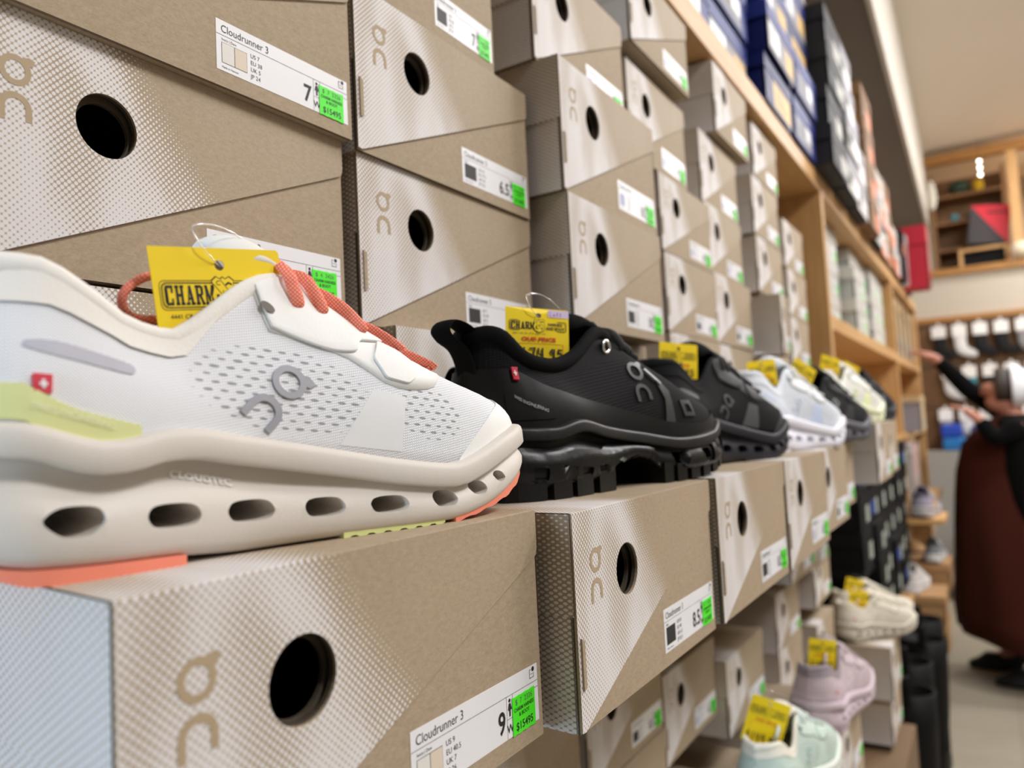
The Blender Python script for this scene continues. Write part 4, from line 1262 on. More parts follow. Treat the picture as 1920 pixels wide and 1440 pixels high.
def stroke(g, pts, w, mat, x):
    for (a, b) in zip(pts[:-1], pts[1:]):
        d = Vector((b[0] - a[0], b[1] - a[1])); L = d.length
        if L < 1e-7: continue
        d /= L; n = Vector((-d.y, d.x)) * w / 2; e = d * w * .35
        q = [(a[0] - e.x - n.x, a[1] - e.y - n.y), (b[0] + e.x - n.x, b[1] + e.y - n.y), (b[0] + e.x + n.x, b[1] + e.y + n.y), (a[0] - e.x + n.x, a[1] - e.y + n.y)]
        g.add([(x, *p) for p in q], [(0, 1, 2, 3)], mat)
def hand(g, s, y, z, w, h, sw, mat, x, gap=.25):
    for ch in s:
        for st in STK[ch]: stroke(g, [(y + a * w, z + b * h) for a, b in st], sw, mat, x)
        y += w * (1 + gap)
def rect(g, y0, z0, y1, z1, mat, x): g.add([(x, y0, z0), (x, y1, z0), (x, y1, z1), (x, y0, z1)], [(0, 1, 2, 3)], mat)
def western(g, s, y, z, w, h, mat, x):
    """heavy slab-serif capitals"""
    for ch in s:
        q = lambda a, b, c, d: rect(g, y + a * w, z + b * h, y + c * w, z + d * h, mat, x)
        sf = .13
        if ch == 'C':
            q(.05, .16, .36, .84); q(.15, .0, .80, .14); q(.15, .86, .80, 1); q(.70, .62, .90, 1); q(.72, .0, .90, .34); q(.08, .08, .30, .92)
        if ch == 'H':
            q(.10, 0, .36, 1); q(.62, 0, .88, 1); q(.3, .43, .7, .57); [q(a, b, a + .40, b + sf) for a in (.02, .56) for b in (0, 1 - sf)]
        if ch == 'A':
            stroke(g, [(y + .24 * w, z + .05 * h), (y + .48 * w, z + .93 * h)], w * .13, mat, x); stroke(g, [(y + .52 * w, z + .93 * h), (y + .76 * w, z + .05 * h)], w * .27, mat, x); q(.3, .26, .66, .38); q(.02, 0, .42, sf); q(.56, 0, .99, sf)
        if ch == 'R':
            q(.10, 0, .36, 1); q(.02, 0, .44, sf); q(.02, 1 - sf, .7, 1); q(.3, .44, .7, .56); q(.62, .5, .88, .94); stroke(g, [(y + .55 * w, z + .46 * h), (y + .82 * w, z + .05 * h)], w * .24, mat, x); q(.66, 0, .99, sf)
        if ch == 'M':
            q(.06, 0, .22, 1); q(.72, 0, .98, 1); q(0, 0, .3, sf); q(.66, 0, 1.04, sf); q(0, 1 - sf, .24, 1); q(.78, 1 - sf, 1.04, 1); stroke(g, [(y + .18 * w, z + .95 * h), (y + .47 * w, z + .2 * h)], w * .22, mat, x); stroke(g, [(y + .47 * w, z + .2 * h), (y + .8 * w, z + .95 * h)], w * .1, mat, x)
        y += w * 1.09
def price_tag(label, size, price, root, at, tilt, turn=0.0, group='yellow price tags', curl=0.0, slip=False, lean=0.0, zk=1.0):
    """yellow card hung in a shoe; at is its top centre in the shoe's own axes"""
    w, h = size
    g = Geo()
    out = [(-w / 2, -h), (w / 2, -h), (w / 2, -.0012), (w / 2 - .0012, 0), (-w / 2, 0)]
    fn = None
    hole = circle(0.0, -.0068, .0021, 18)
    g.plate(out, [hole], 0, .0004, yellow)
    x = .00012
    k = w / .057
    # logo panel
    def R(a, b, c, d, m=ink): rect(g, a * k, b * k, c * k, d * k, m, x)
    fy0, fy1, fz0, fz1 = -.0262, .0262, -.0245, -.0130
    for o_, t_ in ((0, .0005), (.0008, .0009)):
        lp = rrect((fy0 + o_) * k, (fz0 + o_) * k, (fy1 - o_) * k, (fz1 - o_) * k, .0022 * k)
        li = rrect((fy0 + o_ + t_ * .5) * k, (fz0 + o_ + t_ * .5) * k, (fy1 - o_ - t_ * .5) * k, (fz1 - o_ - t_ * .5) * k, .0020 * k)
        g.plate(lp, [li], x, 0, ink)
    western(g, 'CHARM', -.0244 * k, -.0226 * k, .0038 * k, .0077 * k, ink, x + .00003)
    shield = [(0, -.0258), (.0040, -.0238), (.0056, -.0195), (.0044, -.0158), (.0050, -.0128), (.0030, -.0112), (.0012, -.0122), (0, -.0114), (-.0012, -.0122), (-.0030, -.0112), (-.0050, -.0128), (-.0044, -.0158), (-.0056, -.0195), (-.0040, -.0238)]
    shield = [(a * k + .0004 * k, b * k) for a, b in shield]
    cx, cz = .0004 * k, -.0186 * k
    inn = [(cx + (a - cx) * .93, cz + (b - cz) * .93) for a, b in shield]
    g.plate(shield, [], x + .00003, 0, ink); g.plate(inn, [], x + .00006, 0, yellow)
    xx = x + .00009
    stroke(g, [(cx - .0042 * k, -.0145 * k), (cx + .0032 * k, -.0240 * k)], .0003 * k, ink, xx); stroke(g, [(cx - .0010 * k, -.0128 * k), (cx + .0046 * k, -.0205 * k)], .0003 * k, ink, xx)
    for t, a, b in (('C', -.0022, -.0150), ('H', .0003, -.0190), ('B', .0026, -.0222)): g.text(t, (cx + a * k, b * k), .0019 * k, ink, x=xx, align='C', bold=.02)
    rect(g, cx - .0034 * k, -.0222 * k, cx - .0022 * k, -.0186 * k, ink, xx); rect(g, cx - .0034 * k, -.0222 * k, cx - .0008 * k, -.0214 * k, ink, xx)
    stroke(g, [(cx + .0012 * k, -.0148 * k), (cx + .0024 * k, -.0140 * k), (cx + .0036 * k, -.0146 * k)], .0008 * k, ink, xx)
    g.text('HARNESS', (.0153 * k, -.0181 * k), .0029 * k, ink, x=xx, align='C', sx=.80, bold=.03)
    g.text('AND BOOT', (.0153 * k, -.0224 * k), .0029 * k, ink, x=xx, align='C', sx=.80, bold=.03)
    g.text('4441 CR 70 \u2022 P.O. Box 114', (-.0232 * k, -.0278 * k), .0017 * k, ink, x=xx, sx=1.05)
    g.text('OUR PRICE', (0, -.0345 * k), .0038 * k, red_ink, x=xx, align='C', sx=1.15, bold=.035)
    if h > .040 * k:
        zb_ = -h + .0025
        lp = [(-.0205 * k, zb_), (.0225 * k, zb_), (.0225 * k, -.0372 * k), (-.0205 * k, -.0372 * k)]
        li = [(a + (.0003 if a < 0 else -.0003), b + (.0003 if b < -.045 * k else -.0003)) for a, b in lp]
        g.plate(lp, [li], xx, 0, red_ink)
        if price:
            hh = min(.0125 * k, -.039 * k - zb_)
            hand(g, price[0], -.0235 * k, zb_ + hh * .05, .0052 * k, hh, .0016 * k, marker, xx + .00003, .42)
            if len(price) > 1:
                hand(g, price[1], .0098 * k, zb_ + hh * .32, .0048 * k, hh * .66, .0015 * k, marker, xx + .00003, .45)
                stroke(g, [(.0105 * k, zb_ + hh * .06), (.0210 * k, zb_ + hh * .15)], .0014 * k, marker, xx + .00003)
    if slip:
        rect(g, .0085 * k, -.0090 * k, w / 2, -.0012 * k, lilac_slip, xx + .00003)
        hand(g, 'Loft', .0100 * k, -.0078 * k, .0022 * k, .0045 * k, .0004 * k, purple, xx + .00006, .4)
    g.v = [(px, py, pz * zk) for px, py, pz in g.v]
    if curl:
        g.v = [(px + curl * (abs(py) / (w / 2)) ** 2 + curl * .5 * (pz / h) ** 2, py, pz) for px, py, pz in g.v]
    card = empty('price_tag')
    c = g.build('card', card)
    loop_ = Geo()
    loop_.tube(smooth_path([(-.0015, .0010, -.0072 * zk), (.0012, -.0030, -.0050), (.0030, -.0088, .0010), (.0010, -.0098, .0070), (-.003, -.0050, .0098), (-.006, .0040, .0106), (-.009, .0140, .0085), (-.012, .0240, .0030), (-.013, .0300, -.0030)], 6), 0.00027, .00027, nylon, n=6)
    loop_.build('nylon_loop', card)
    card.matrix_world = root.matrix_basis @ Matrix.Translation(at) @ Matrix.Rotation(turn, 4, 'Z') @ Matrix.Rotation(tilt, 4, 'X') @ Matrix.Rotation(lean, 4, 'Y')
    return tag(card, label, 'price tag', group)
bpy.context.view_layer.update()
price_tag('yellow price tag standing in the nearest white sneaker', (.0560, .046), ('$154', '95'), hero, (.0215, .1010, .1180), R_(7), 0.0)
price_tag('yellow price tag reading 174.95 in the black trail sneaker', (.0490, .0500), ('$174', '95'), trail, (.012, .0660, .1225), R_(-2), R_(-22), slip=True, curl=-.0012, zk=.74)
SR = {o['label']: o for o in COL.objects if o.get('category') == 'sneaker'}
def sr(s): return next(o for l, o in SR.items() if l.startswith(s))
price_tag('yellow price tag in the second black sneaker, punched hole at its top', (.048, .044), ('$169', '95'), sr('second black'), (.012, .0720, .1235), R_(-4), R_(-22), zk=.80)
price_tag('yellow price tag in the white and pale blue sneaker', (.048, .044), ('$149', '95'), sr('white and pale'), (.012, .0700, .1210), R_(6), R_(-22), zk=.80)
price_tag('yellow price tag tilted in the black sneaker with grey sole', (.048, .040), ('$149', '95'), sr('black running sneaker with grey'), (.012, .0760, .1300), R_(-30), R_(-24), zk=.80)
price_tag('yellow price tag in the white and lime sneaker', (.048, .042), ('$149', '95'), sr('white and lime'), (.012, .0760, .1330), R_(-14), R_(-24), zk=.80)
price_tag('yellow price tag in the last sneaker of the row', (.048, .042), ('$149', '95'), sr('dark sneaker'), (.012, .0760, .1330), R_(-22), R_(-24), zk=.80)
price_tag('yellow price tag leaning in the mauve sneaker', (.046, .050), ('$149', '95'), sr('mauve'), (.006, .085, .132), R_(-8), R_(-58), lean=R_(-4))
price_tag('large yellow price tag leaning out of the mint sneaker', (.054, .064), ('$149', '95'), sr('mint'), (.004, .080, .142), R_(-20), R_(-62), lean=R_(-4))
price_tag('yellow price tag on the beige sneaker nearer to the boxes', (.052, .046), ('$149', '95'), sr('beige sneaker of the pair, nearer to the boxes'), (.008, .085, .132), R_(-16), R_(-20), lean=R_(-6))
price_tag('yellow price tag on the beige sneaker nearer to the aisle', (.056, .048), ('$149', '95'), sr('beige sneaker of the pair, nearer to the aisle'), (.010, .080, .130), R_(-6), R_(-20), lean=R_(-6))

# ------------------------------------------------------------------ closing walls of the shop, behind and right of the viewer
struct(bx('wall_near', (WALLX, -3.3, -EYE), (2.3, -3.2, 2.1), M('wall_near_panel', (84, 80, 76), .8, var=.02)))
struct(bx('wall_right', (2.3, -3.3, -EYE), (2.4, 9.0, 2.1), M('wall_right_paint', (150, 140, 126), .8, var=.02)))

# ------------------------------------------------------------------ other cartons
def carton_parts(w, h, d, body_m, lid_m, side_m, label_m, lid_h, lab, lab2=None):
    """lidded shoe carton with a printed end label: body, lid, label"""
    g = Geo(); e = .0065
    g.box((-d, e, 0), (-e, w - e, h - .002), side_m); g.add([(0, e, 0), (0, w - e, 0), (0, w - e, h - .002), (0, e, h - .002)], [(0, 1, 2, 3)], body_m)
    e = .0015
    l = Geo(); l.box((-d - e, 0, h - lid_h), (e, w, h), side_m if lid_m is None else lid_m)
    t = Geo()
    y0, z0, y1, z1 = lab
    t.add([(e * .2, w * y0, h * z0), (e * .2, w * y1, h * z0), (e * .2, w * y1, h * z1), (e * .2, w * y0, h * z1)], [(0, 1, 2, 3)], label_m)
    for i in range(3):
        zz = h * (z0 + (z1 - z0) * (.25 + .22 * i)); a = w * (y0 + (y1 - y0) * .15)
        t.add([(e * .3, a, zz), (e * .3, a + w * (y1 - y0) * (.6 - .15 * i), zz), (e * .3, a + w * (y1 - y0) * (.6 - .15 * i), zz + h * .04), (e * .3, a, zz + h * .04)], [(0, 1, 2, 3)], ink_soft)
    b2 = None
    if lab2:
        b2 = Geo()
        y0, z0, y1, z1, m2 = lab2
        b2.add([(e * .4, w * y0, h * z0), (e * .4, w * y1, h * z0), (e * .4, w * y1, h * z1), (e * .4, w * y0, h * z1)], [(0, 1, 2, 3)], m2)
    return g, l, t, b2
_CP = {}
def carton(kind, x, y, z, label, cat='shoe box', group=None, sy=1.0, yaw=0.0):
    w, h, d, *rest = KINDS[kind]
    if kind not in _CP:
        ms = []
        for nm, gg in zip(('body', 'lid', 'end_label', 'badge'), carton_parts(w, h, d, *rest)):
            if gg is None: continue
            o = gg.build(nm); ms.append((nm, o.data)); bpy.data.objects.remove(o)
        _CP[kind] = ms
    r = empty('carton', (x, y, EYE + z), yaw); r.scale = (1, sy, 1)
    tag(r, label, cat, group)
    for nm, me in _CP[kind]: link(nm, me, r)
    return r
navy = M('navy_board', (14, 26, 88), .5, spec=.3); blue = M('blue_board', (32, 46, 120), .5, spec=.3); greyb = M('grey_board', (140, 138, 146), .6); gold = M('gold_label', (206, 164, 72), .5)
charc = M('charcoal_board', (44, 44, 47), .6, spec=.2); whiteb = M('white_board', (190, 187, 180), .6); brownb = M('brown_board', (128, 92, 56), .7); orangeb = M('orange_board', (226, 132, 86), .6)
redb = M('red_board', (176, 20, 46), .5); tanb = M('tan_board', (190, 166, 128), .7); paleg = M('pale_grey_board', (176, 178, 176), .6); blackb = M('black_board', (18, 18, 20), .6, spec=.15); slabel = M('sage_label', (168, 176, 166), .6)
blabel = M('blue_label', (38, 70, 150), .5); cardb = M('plain_cardboard', (170, 132, 90), .75); pinkb = M('pink_board', (206, 160, 170), .6)
KINDS = dict(
    blue=(.252, .100, .33, greyb, blue, navy, label_white, .034, (.06, .12, .42, .62), (.62, .10, .92, .55, gold)),
    blue2=(.252, .100, .33, blue, blue, navy, greyb, .030, (.10, .08, .80, .60), (.55, .30, .78, .64, label_white)),
    gold=(.252, .100, .33, navy, navy, navy, gold, .030, (.30, .08, .92, .64), None),
    dark=(.25, .105, .34, charc, charc, charc, whiteb, .040, (.52, .10, .92, .55), None),
    grey=(.24, .112, .33, whiteb, greyb, charc, label_white, .045, (.5, .1, .95, .5), (.1, .2, .4, .5, charc)),
    brown=(.26, .125, .34, brownb, brownb, brownb, orangeb, .045, (.5, .1, .95, .55), None),
    orange=(.25, .115, .33, orangeb, whiteb, brownb, label_white, .045, (.5, .1, .95, .55), None),
    black=(.215, .106, .32, blackb, blackb, blackb, slabel, .040, (.60, .14, .90, .80), None),
    blackb=(.215, .106, .32, blackb, blackb, blackb, slabel, .040, (.66, .14, .92, .80), (.20, .2, .55, .7, blabel)),
    pale=(.218, .104, .33, whiteb, whiteb, paleg, label_white, .040, (.55, .1, .95, .5), (.74, .1, .94, .4, M('soft_green', (150, 220, 140), .6))),
    tan=(.075, .30, .30, tanb, tanb, tanb, whiteb, .05, (.2, .1, .8, .4), None),
    red=(.16, .33, .25, redb, redb, redb, blackb, .10, (.2, .02, .8, .12), None),
    blacktall=(.13, .26, .25, blackb, blackb, blackb, orangeb, .06, (.2, .55, .8, .9), None),
    plain=(.26, .17, .30, tanb, tanb, greyb, whiteb, .03, (.6, .1, .9, .4), None),
    card=(.28, .12, .30, cardb, cardb, cardb, whiteb, .03, (.6, .1, .9, .4), None),
    slimpink=(.06, .26, .22, pinkb, pinkb, pinkb, whiteb, .05, (.2, .1, .8, .4), None),
    slimgrey=(.06, .26, .22, paleg, paleg, paleg, whiteb, .05, (.2, .1, .8, .4), None))
TOPG = 'blue shoe boxes on the top shelf'
ORD = ['lowest', 'second lowest', 'third', 'fourth', 'topmost']
CO = ['first', 'second', 'third', 'fourth', 'fifth', 'sixth', 'seventh']
Z0 = .6515
for c, (yy, xx) in enumerate(((.790, -.362), (1.046, -.362), (1.302, -.362), (1.575, -.332), (1.832, -.332))):
    for r in range(5):
        k = ('blue', 'blue2', 'blue', 'gold', 'blue2')[(r * 2 + c) % 5]
        carton(k, xx + random.uniform(-.012, .008), yy + random.uniform(-.002, .002), Z0 + r * .1045, f'{ORD[r]} box of the {CO[c]} blue shoe box stack on the top shelf', 'shoe box', TOPG)
for c, (yy, xx, kk, n) in enumerate(((2.090, -.290, 'dark', 4), (2.350, -.300, 'grey', 4), (2.610, -.310, 'grey', 3), (2.870, -.310, 'brown', 4), (3.140, -.315, 'grey', 2), (3.400, -.320, 'orange', 3), (3.660, -.325, 'brown', 3), (3.930, -.325, 'orange', 2))):
    for r in range(n):
        h = KINDS[kk][1] + .002
        nm = {'dark': 'charcoal', 'grey': 'grey and white', 'brown': 'brown', 'orange': 'orange and white'}[kk]
        carton(kk, xx + random.uniform(-.01, .01), yy, Z0 + r * h, f'{ORD[r]} {nm} shoe box, {CO[c] if c < 7 else "eighth"} stack beyond the blue boxes, top shelf', 'shoe box', 'mixed shoe boxes on the top shelf')
carton('blacktall', -.315, 4.22, Z0, 'tall black carton with an orange print on the top shelf', 'carton')
carton('slimgrey', -.310, 4.38, Z0, 'slim pale grey carton beside the tall red one on the top shelf', 'carton')
carton('red', -.225, 4.53, Z0 + .001, 'tall dark red carton near the far end of the top shelf', 'carton')
carton('blacktall', -.330, 4.70, Z0, 'tall black carton behind the dark red one at the end of the top shelf', 'carton')
# middle bay beyond the pine upright
for c in range(7):
    xx = -.385 + (.045 if c == 2 else 0) + random.uniform(-.008, .008)
    for r in range(3 if c != 2 else 2):
        carton('pale', xx, 2.225 + c * .229, .2755 + r * .1055, f'{ORD[r] if r < 2 else "top"} pale grey shoe box, {CO[c]} stack in the bay beyond the pine upright', 'shoe box', 'pale grey shoe boxes in the middle bay')
for c in range(13):
    carton('tan', -.360 - .01 * (c % 3), 3.920 + c * .084, .2655, f'slim tan carton standing {("first","second","third","fourth","fifth","sixth","seventh","eighth","ninth","tenth","eleventh","twelfth","last")[c]} in the far bay', 'carton', 'slim tan cartons in the far bay')
# black cartons below
for c in range(6):
    for r in range(5):
        if r >= 3 and c == 0: continue
        carton('blackb' if (c * 2 + r * 3) % 5 == 0 else 'black', -.335 + random.uniform(-.01, .01), 2.375 + c * .222 - (.15 if False else 0), -.2235 - r * .1085, f'{("top","second","third","fourth","lowest")[r]} black shoe box, {CO[c]} stack of the dark block beyond the kraft boxes', 'shoe box', 'black shoe boxes with grey labels')
struct(bx('trim_3', (-.78, 2.366, -.79), (-.34, 3.72, -.767), pine), 'low pine board carrying the black boxes')
struct(bx('trim_5', (-.66, 2.37, -.4625), (-.34, 2.594, -.4415), blackb), 'short black board under the first black box stack')
# clutter at the far end of the shelving
carton('plain', -.285, 4.10, -.089, 'plain cardboard carton with a grey side in the far bay', 'carton')
for i, k in enumerate(('slimgrey', 'slimpink', 'tan', 'slimpink', 'slimgrey')):
    carton(k, -.325, 3.92 + i * .085, -.40, f'{("first","second","third","fourth","last")[i]} slim upright carton below the plain cardboard carton', 'carton', 'slim cartons in the lower far bay')
tag(bx('display_step', (-.60, 3.93, -.440), (-.26, 4.70, -.402), cardb), 'brown display ledge under the slim cartons', 'ledge')
carton('card', -.27, 3.93, -.560, 'brown cardboard carton under the display ledge', 'carton')
carton('card', -.23, 3.75, -.905, 'brown cardboard carton under the white sneakers near the floor', 'carton')
carton('card', -.23, 3.75, -1.03, 'brown cardboard carton lowest of the pair near the floor', 'carton')

# ------------------------------------------------------------------ far sneakers and boots
q1 = pal((150, 146, 160), (176, 172, 176), (90, 86, 96), (84, 78, 96), (200, 190, 150), (220, 130, 70), (222, 180, 70), nm='lilac')
q2 = pal((226, 224, 222), (214, 214, 216), (160, 160, 166), (206, 206, 206), (232, 232, 230), (190, 190, 194), (180, 180, 186), nm='pearl')
q3 = pal((120, 122, 126), (206, 206, 206), (120, 120, 120), (80, 80, 84), (220, 220, 220), (190, 190, 194), (180, 180, 186), nm='ash')
FS = 'sneakers on the cartons at the far end'
build_runner('lilac grey sneaker on the cartons at the far end', q1, (-.29, 3.635), 4, -.442, detail=0, holes=False, group=FS)
build_runner('white sneaker on the far cartons beside the skirt', q2, (-.375, 3.752), 8, -.784, k=.95, detail=0, holes=False, group=FS)
build_runner('ash grey sneaker behind the white one on the far cartons', q3, (-.29, 4.065), 2, -.700, k=.85, detail=0, holes=False, group=FS)
carton('card', -.22, 4.07, -.821, 'brown cardboard carton under the ash grey sneaker', 'carton')
struct(bx('trim_4', (-.60, 3.62, -.463), (-.20, 3.92, -.443), pine), 'small pine ledge under the lilac grey sneaker')
bootm = M('black_boot_rubber', (12, 12, 13), .55, spec=.2); bootsole = M('boot_sole', (40, 38, 36), .6)
def boot_meshes(mat, sole):
    g = Geo(); R = []
    for z, cx, rx, ry in ((0.02, .055, .135, .045), (.05, .050, .132, .047), (.085, .030, .105, .046), (.12, .002, .072, .044), (.16, -.012, .056, .046), (.24, -.014, .058, .054), (.34, -.016, .064, .060), (.43, -.016, .068, .062)):
        R.append([(cx + rx * math.cos(a), ry * math.sin(a), z) for a in np.linspace(0, 2 * PI, 23)[:-1]])
    inn = [[(p[0] * .9 - .002, p[1] * .9, p[2]) for p in R[-1]], [(p[0] * .8, p[1] * .8, .15) for p in R[-1]]]
    g.grid(R + inn, mat, closed=True); g.add(inn[1], [tuple(range(22))], mat); g.add(R[0], [tuple(range(22))[::-1]], mat)
    s = Geo(); A = [[(.055 + .140 * math.cos(a), .049 * math.sin(a), z) for a in np.linspace(0, 2 * PI, 23)[:-1]] for z in (0, .022)]
    s.grid(A, sole, closed=True); s.add(A[0], [tuple(range(22))[::-1]], sole); s.add(A[1], [tuple(range(22))], sole)
    p = Geo(); p.tube(smooth_path([(-.082, 0, .41), (-.10, 0, .45), (-.092, 0, .475), (-.078, 0, .44)], 4), .010, .0015, mat, up=(1, 0, 0))
    return g, s, p
proto = None
for i in range(4):
    xx, yy = (-.275, -.300)[i % 2], 2.56 + i * .30
    lab_ = f'{CO[i]} tall black boot from the camera in the row under the black boxes'
    if proto is None:
        proto = empty('tall_boot'); tag(proto, lab_, 'boot', 'tall black boots under the black boxes')
        for nm, gg in zip(('shaft', 'sole', 'pull_loop'), boot_meshes(bootm, bootsole)): gg.build(nm, proto)
        b = proto
    else: b = copy_tree(proto); b['label'] = lab_
    b.location = (xx, yy, .0005); b.scale = (1, 1.25, 1.36); b.rotation_euler.z = PI / 2 + random.uniform(-.1, .1)
tb = empty('ankle_boot', (-.44, 4.36, EYE - .700), R_(15)); tag(tb, 'tan ankle boot standing at the far end of the shelving', 'boot')
for nm, gg in zip(('shaft', 'sole', 'pull_loop'), boot_meshes(M('tan_suede', (196, 156, 112), .85), M('tan_sole', (110, 86, 64), .7))): gg.build(nm, tb)
tb.scale = (.62, .7, .55)

# ------------------------------------------------------------------ far wall: framed loft opening above, socks below
struct(bx('trim_6', (-.34, 6.965, 1.075), (1.6, 7.05, 1.125), trimwood), 'oak sill under the loft opening')
struct(bx('trim_7', (-.34, 6.965, 1.975), (1.6, 7.05, 2.045), trimwood), 'oak head beam over the loft opening')
struct(bx('trim_8', (.235, 6.975, 1.125), (.305, 7.04, 1.975), pine_z), 'oak post in the loft opening')
struct(bx('wall_loft', (WALLX, 8.4, 1.0), (2.3, 8.5, 2.1), M('loft_paint', (186, 172, 152), .8)))
struct(bx('trim_9', (WALLX, 7.1, 1.02), (2.3, 8.4, 1.08), pine), 'loft floor boards')
struct(bx('trim_10', (-.80, 6.98, 1.08), (-.325, 7.03, 2.10), cream), 'cream wall strip left of the loft opening')
lu = empty('loft_shelf', (-.10, 7.30, EYE + 1.08)); tag(lu, 'brown open shelf unit with dark things inside the loft opening', 'shelf unit')
for nm, a, b in (('side_panel', (-.20, -.12, 0), (-.175, .12, .86)), ('side_panel', (.30, -.12, 0), (.325, .12, .86)), ('shelf', (-.175, -.12, .22), (.30, .12, .24)), ('shelf', (-.175, -.12, .44), (.30, .12, .46)), ('shelf', (-.175, -.12, .66), (.30, .12, .68)), ('back_panel', (-.2, .12, 0), (.325, .135, .86))):
    g = Geo(); g.box(a, b, pine_x); g.build(nm, lu)
def blob(name, loc, r, mat, label, cat, sc=(1, 1, 1)):
    g = Geo(); R = []
    for i in range(1, 8):
        t = PI * i / 8
        R.append([(r * sc[0] * math.sin(t) * math.cos(a) * (1 + .06 * math.sin(3 * a + i)), r * sc[1] * math.sin(t) * math.sin(a), -r * sc[2] * math.cos(t)) for a in np.linspace(0, 2 * PI, 17)[:-1]])
    g.grid(R, mat, closed=True); g.add(R[0], [tuple(range(16))[::-1]], mat); g.add(R[-1], [tuple(range(16))], mat)
    o = g.build(name); o.location = (loc[0], loc[1], loc[2] + EYE); return tag(o, label, cat)
leaf = M('dark_green_leaf', (40, 62, 44), .6); teal = M('teal_knit', (84, 150, 160), .8); yel = M('yellow_plush', (222, 180, 40), .8); moss = M('moss_green', (92, 96, 66), .8)
blob('plush_toy', (.045, 7.24, 1.815), .05, yel, 'yellow round plush on the loft shelf', 'plush', (.8, .8, 1.1))
blob('teal_ball', (-.140, 7.235, 1.575), .035, teal, 'small teal ball at the left of the loft opening', 'ball')
blob('green_cushion', (-.09, 7.25, 1.824), .11, leaf, 'dark green bundle on the top loft shelf', 'bundle', (.75, .6, .55))
blob('moss_bundle', (.06, 7.25, 1.58), .10, moss, 'mossy green bundle on the middle loft shelf', 'bundle', (1.3, .6, .38))
blob('white_bag', (-.288, 7.05, 1.75), .07, M('white_cloth', (226, 220, 206), .8), 'white cloth bag hanging at the left edge of the loft opening', 'bag', (.6, .5, 1.8))
blob('straw_basket', (.285, 6.96, 1.20), .075, M('straw', (222, 206, 180), .85), 'pale round basket on the sill at the right of the loft opening', 'basket', (1, .6, .8))
# red and charcoal carton on the sill
rc = empty('display_carton', (.07, 7.06, EYE + 1.300)); tag(rc, 'red and charcoal carton split by a diagonal, on the loft sill', 'carton')
g = Geo(); W2, H2 = .270, .300
g.box((-W2 / 2, 0.002, 0), (W2 / 2, .10, H2), charc); g.build('body', rc)
g = Geo(); g.add([(-W2 / 2, 0, 0), (W2 / 2, 0, 0), (-W2 / 2, 0, H2)], [(0, 1, 2)], M('carton_charcoal', (62, 58, 60), .6)); g.add([(W2 / 2, 0, 0), (W2 / 2, 0, H2), (-W2 / 2, 0, H2)], [(0, 1, 2)], M('carton_red', (214, 40, 60), .5))
for i in range(6): g.add([(-.02 + i * .023, -.001, H2 - .068), (-.002 + i * .023, -.001, H2 - .068), (-.002 + i * .023, -.001, H2 - .046), (-.02 + i * .023, -.001, H2 - .046)], [(0, 1, 2, 3)], M('carton_print', (90, 22, 34), .6))
g.build('front_panel', rc); rc.rotation_euler = (0, R_(8), 0)
cr = empty('wooden_crate', (.02, 7.06, EYE + 1.126)); tag(cr, 'shallow pine crate with a black inside on the loft sill', 'crate')
for nm, a, b, m in (('frame', (-.15, -.03, 0), (-.125, .12, .145), pine), ('frame', (.16, -.03, 0), (.185, .12, .145), pine), ('frame', (-.125, -.03, .125), (.16, .12, .145), pine), ('inside', (-.125, .02, 0), (.16, .115, .125), blackb)):
    g = Geo(); g.box(a, b, m); g.build(nm, cr)
# three little bulbs hanging in the opening
bl = empty('bulb_string', (.062, 6.93, EYE + 1.96)); tag(bl, 'string of three small lit bulbs hanging in the loft opening', 'light')
g = Geo(); g.tube([(0, 0, .14), (0, 0, -.115)], .0015, .0015, M('bulb_wire', (60, 56, 50), .6), n=5); g.build('wire', bl)
em = M('lit_bulb', (255, 250, 240), .3, emit=9.0)
for i in range(3):
    g = Geo(); R = []
    for j in range(1, 6): R.append([(.011 * math.sin(PI * j / 6) * math.cos(a), .011 * math.sin(PI * j / 6) * math.sin(a), -.011 * math.cos(PI * j / 6) - .040 - .052 * i) for a in np.linspace(0, 2 * PI, 11)[:-1]])
    g.grid(R, em, closed=True); g.add(R[0], [tuple(range(10))[::-1]], em); g.add(R[-1], [tuple(range(10))], em); g.build('bulb', bl)

# sock wall
slat = bx('trim_11', (-.62, 6.955, -.42), (2.2, 6.998, .705), M('slat_brown', (104, 72, 40), .7)); struct(slat, 'brown slat panel behind the socks')
struct(bx('trim_12', (-.62, 6.94, .705), (2.2, 7.0, .745), trimwood), 'oak rail over the socks')
def sock_parts(m_sock, m_card, m_foot=None):
    o = [(-.030, 0), (.030, 0), (.030, -.095), (.040, -.120), (.078, -.142), (.084, -.160), (.070, -.176), (.030, -.170), (-.010, -.150), (-.028, -.118)]
    o = roundpoly(o[::-1], .3, 3)
    g = Geo(); n = len(o); c = (sum(p[0] for p in o) / n, sum(p[1] for p in o) / n)
    R = []
    for k, y in ((.0, -.013), (.55, -.013), (.9, -.009), (1, 0), (.9, .009), (.55, .013), (0, .013)):
        R.append([(c[0] + (p[0] - c[0]) * k, y, c[1] + (p[1] - c[1]) * k) for p in o])
    g.grid(R, m_sock, closed=True)
    h = Geo(); h.box((-.034, -.016, -.052), (.034, .016, .012), m_card); h.box((-.006, -.004, .012), (.006, .004, .030), m_card)
    return g, h
KW, KB, KG, KT, KU = (M('sock_white', (232, 230, 230), .9), M('sock_black', (20, 20, 22), .9), M('sock_grey', (150, 148, 148), .9), M('sock_teal', (70, 152, 168), .9), M('sock_blue', (34, 66, 150), .9))
wcard = M('sock_card', (238, 234, 230), .6)
protos = {}
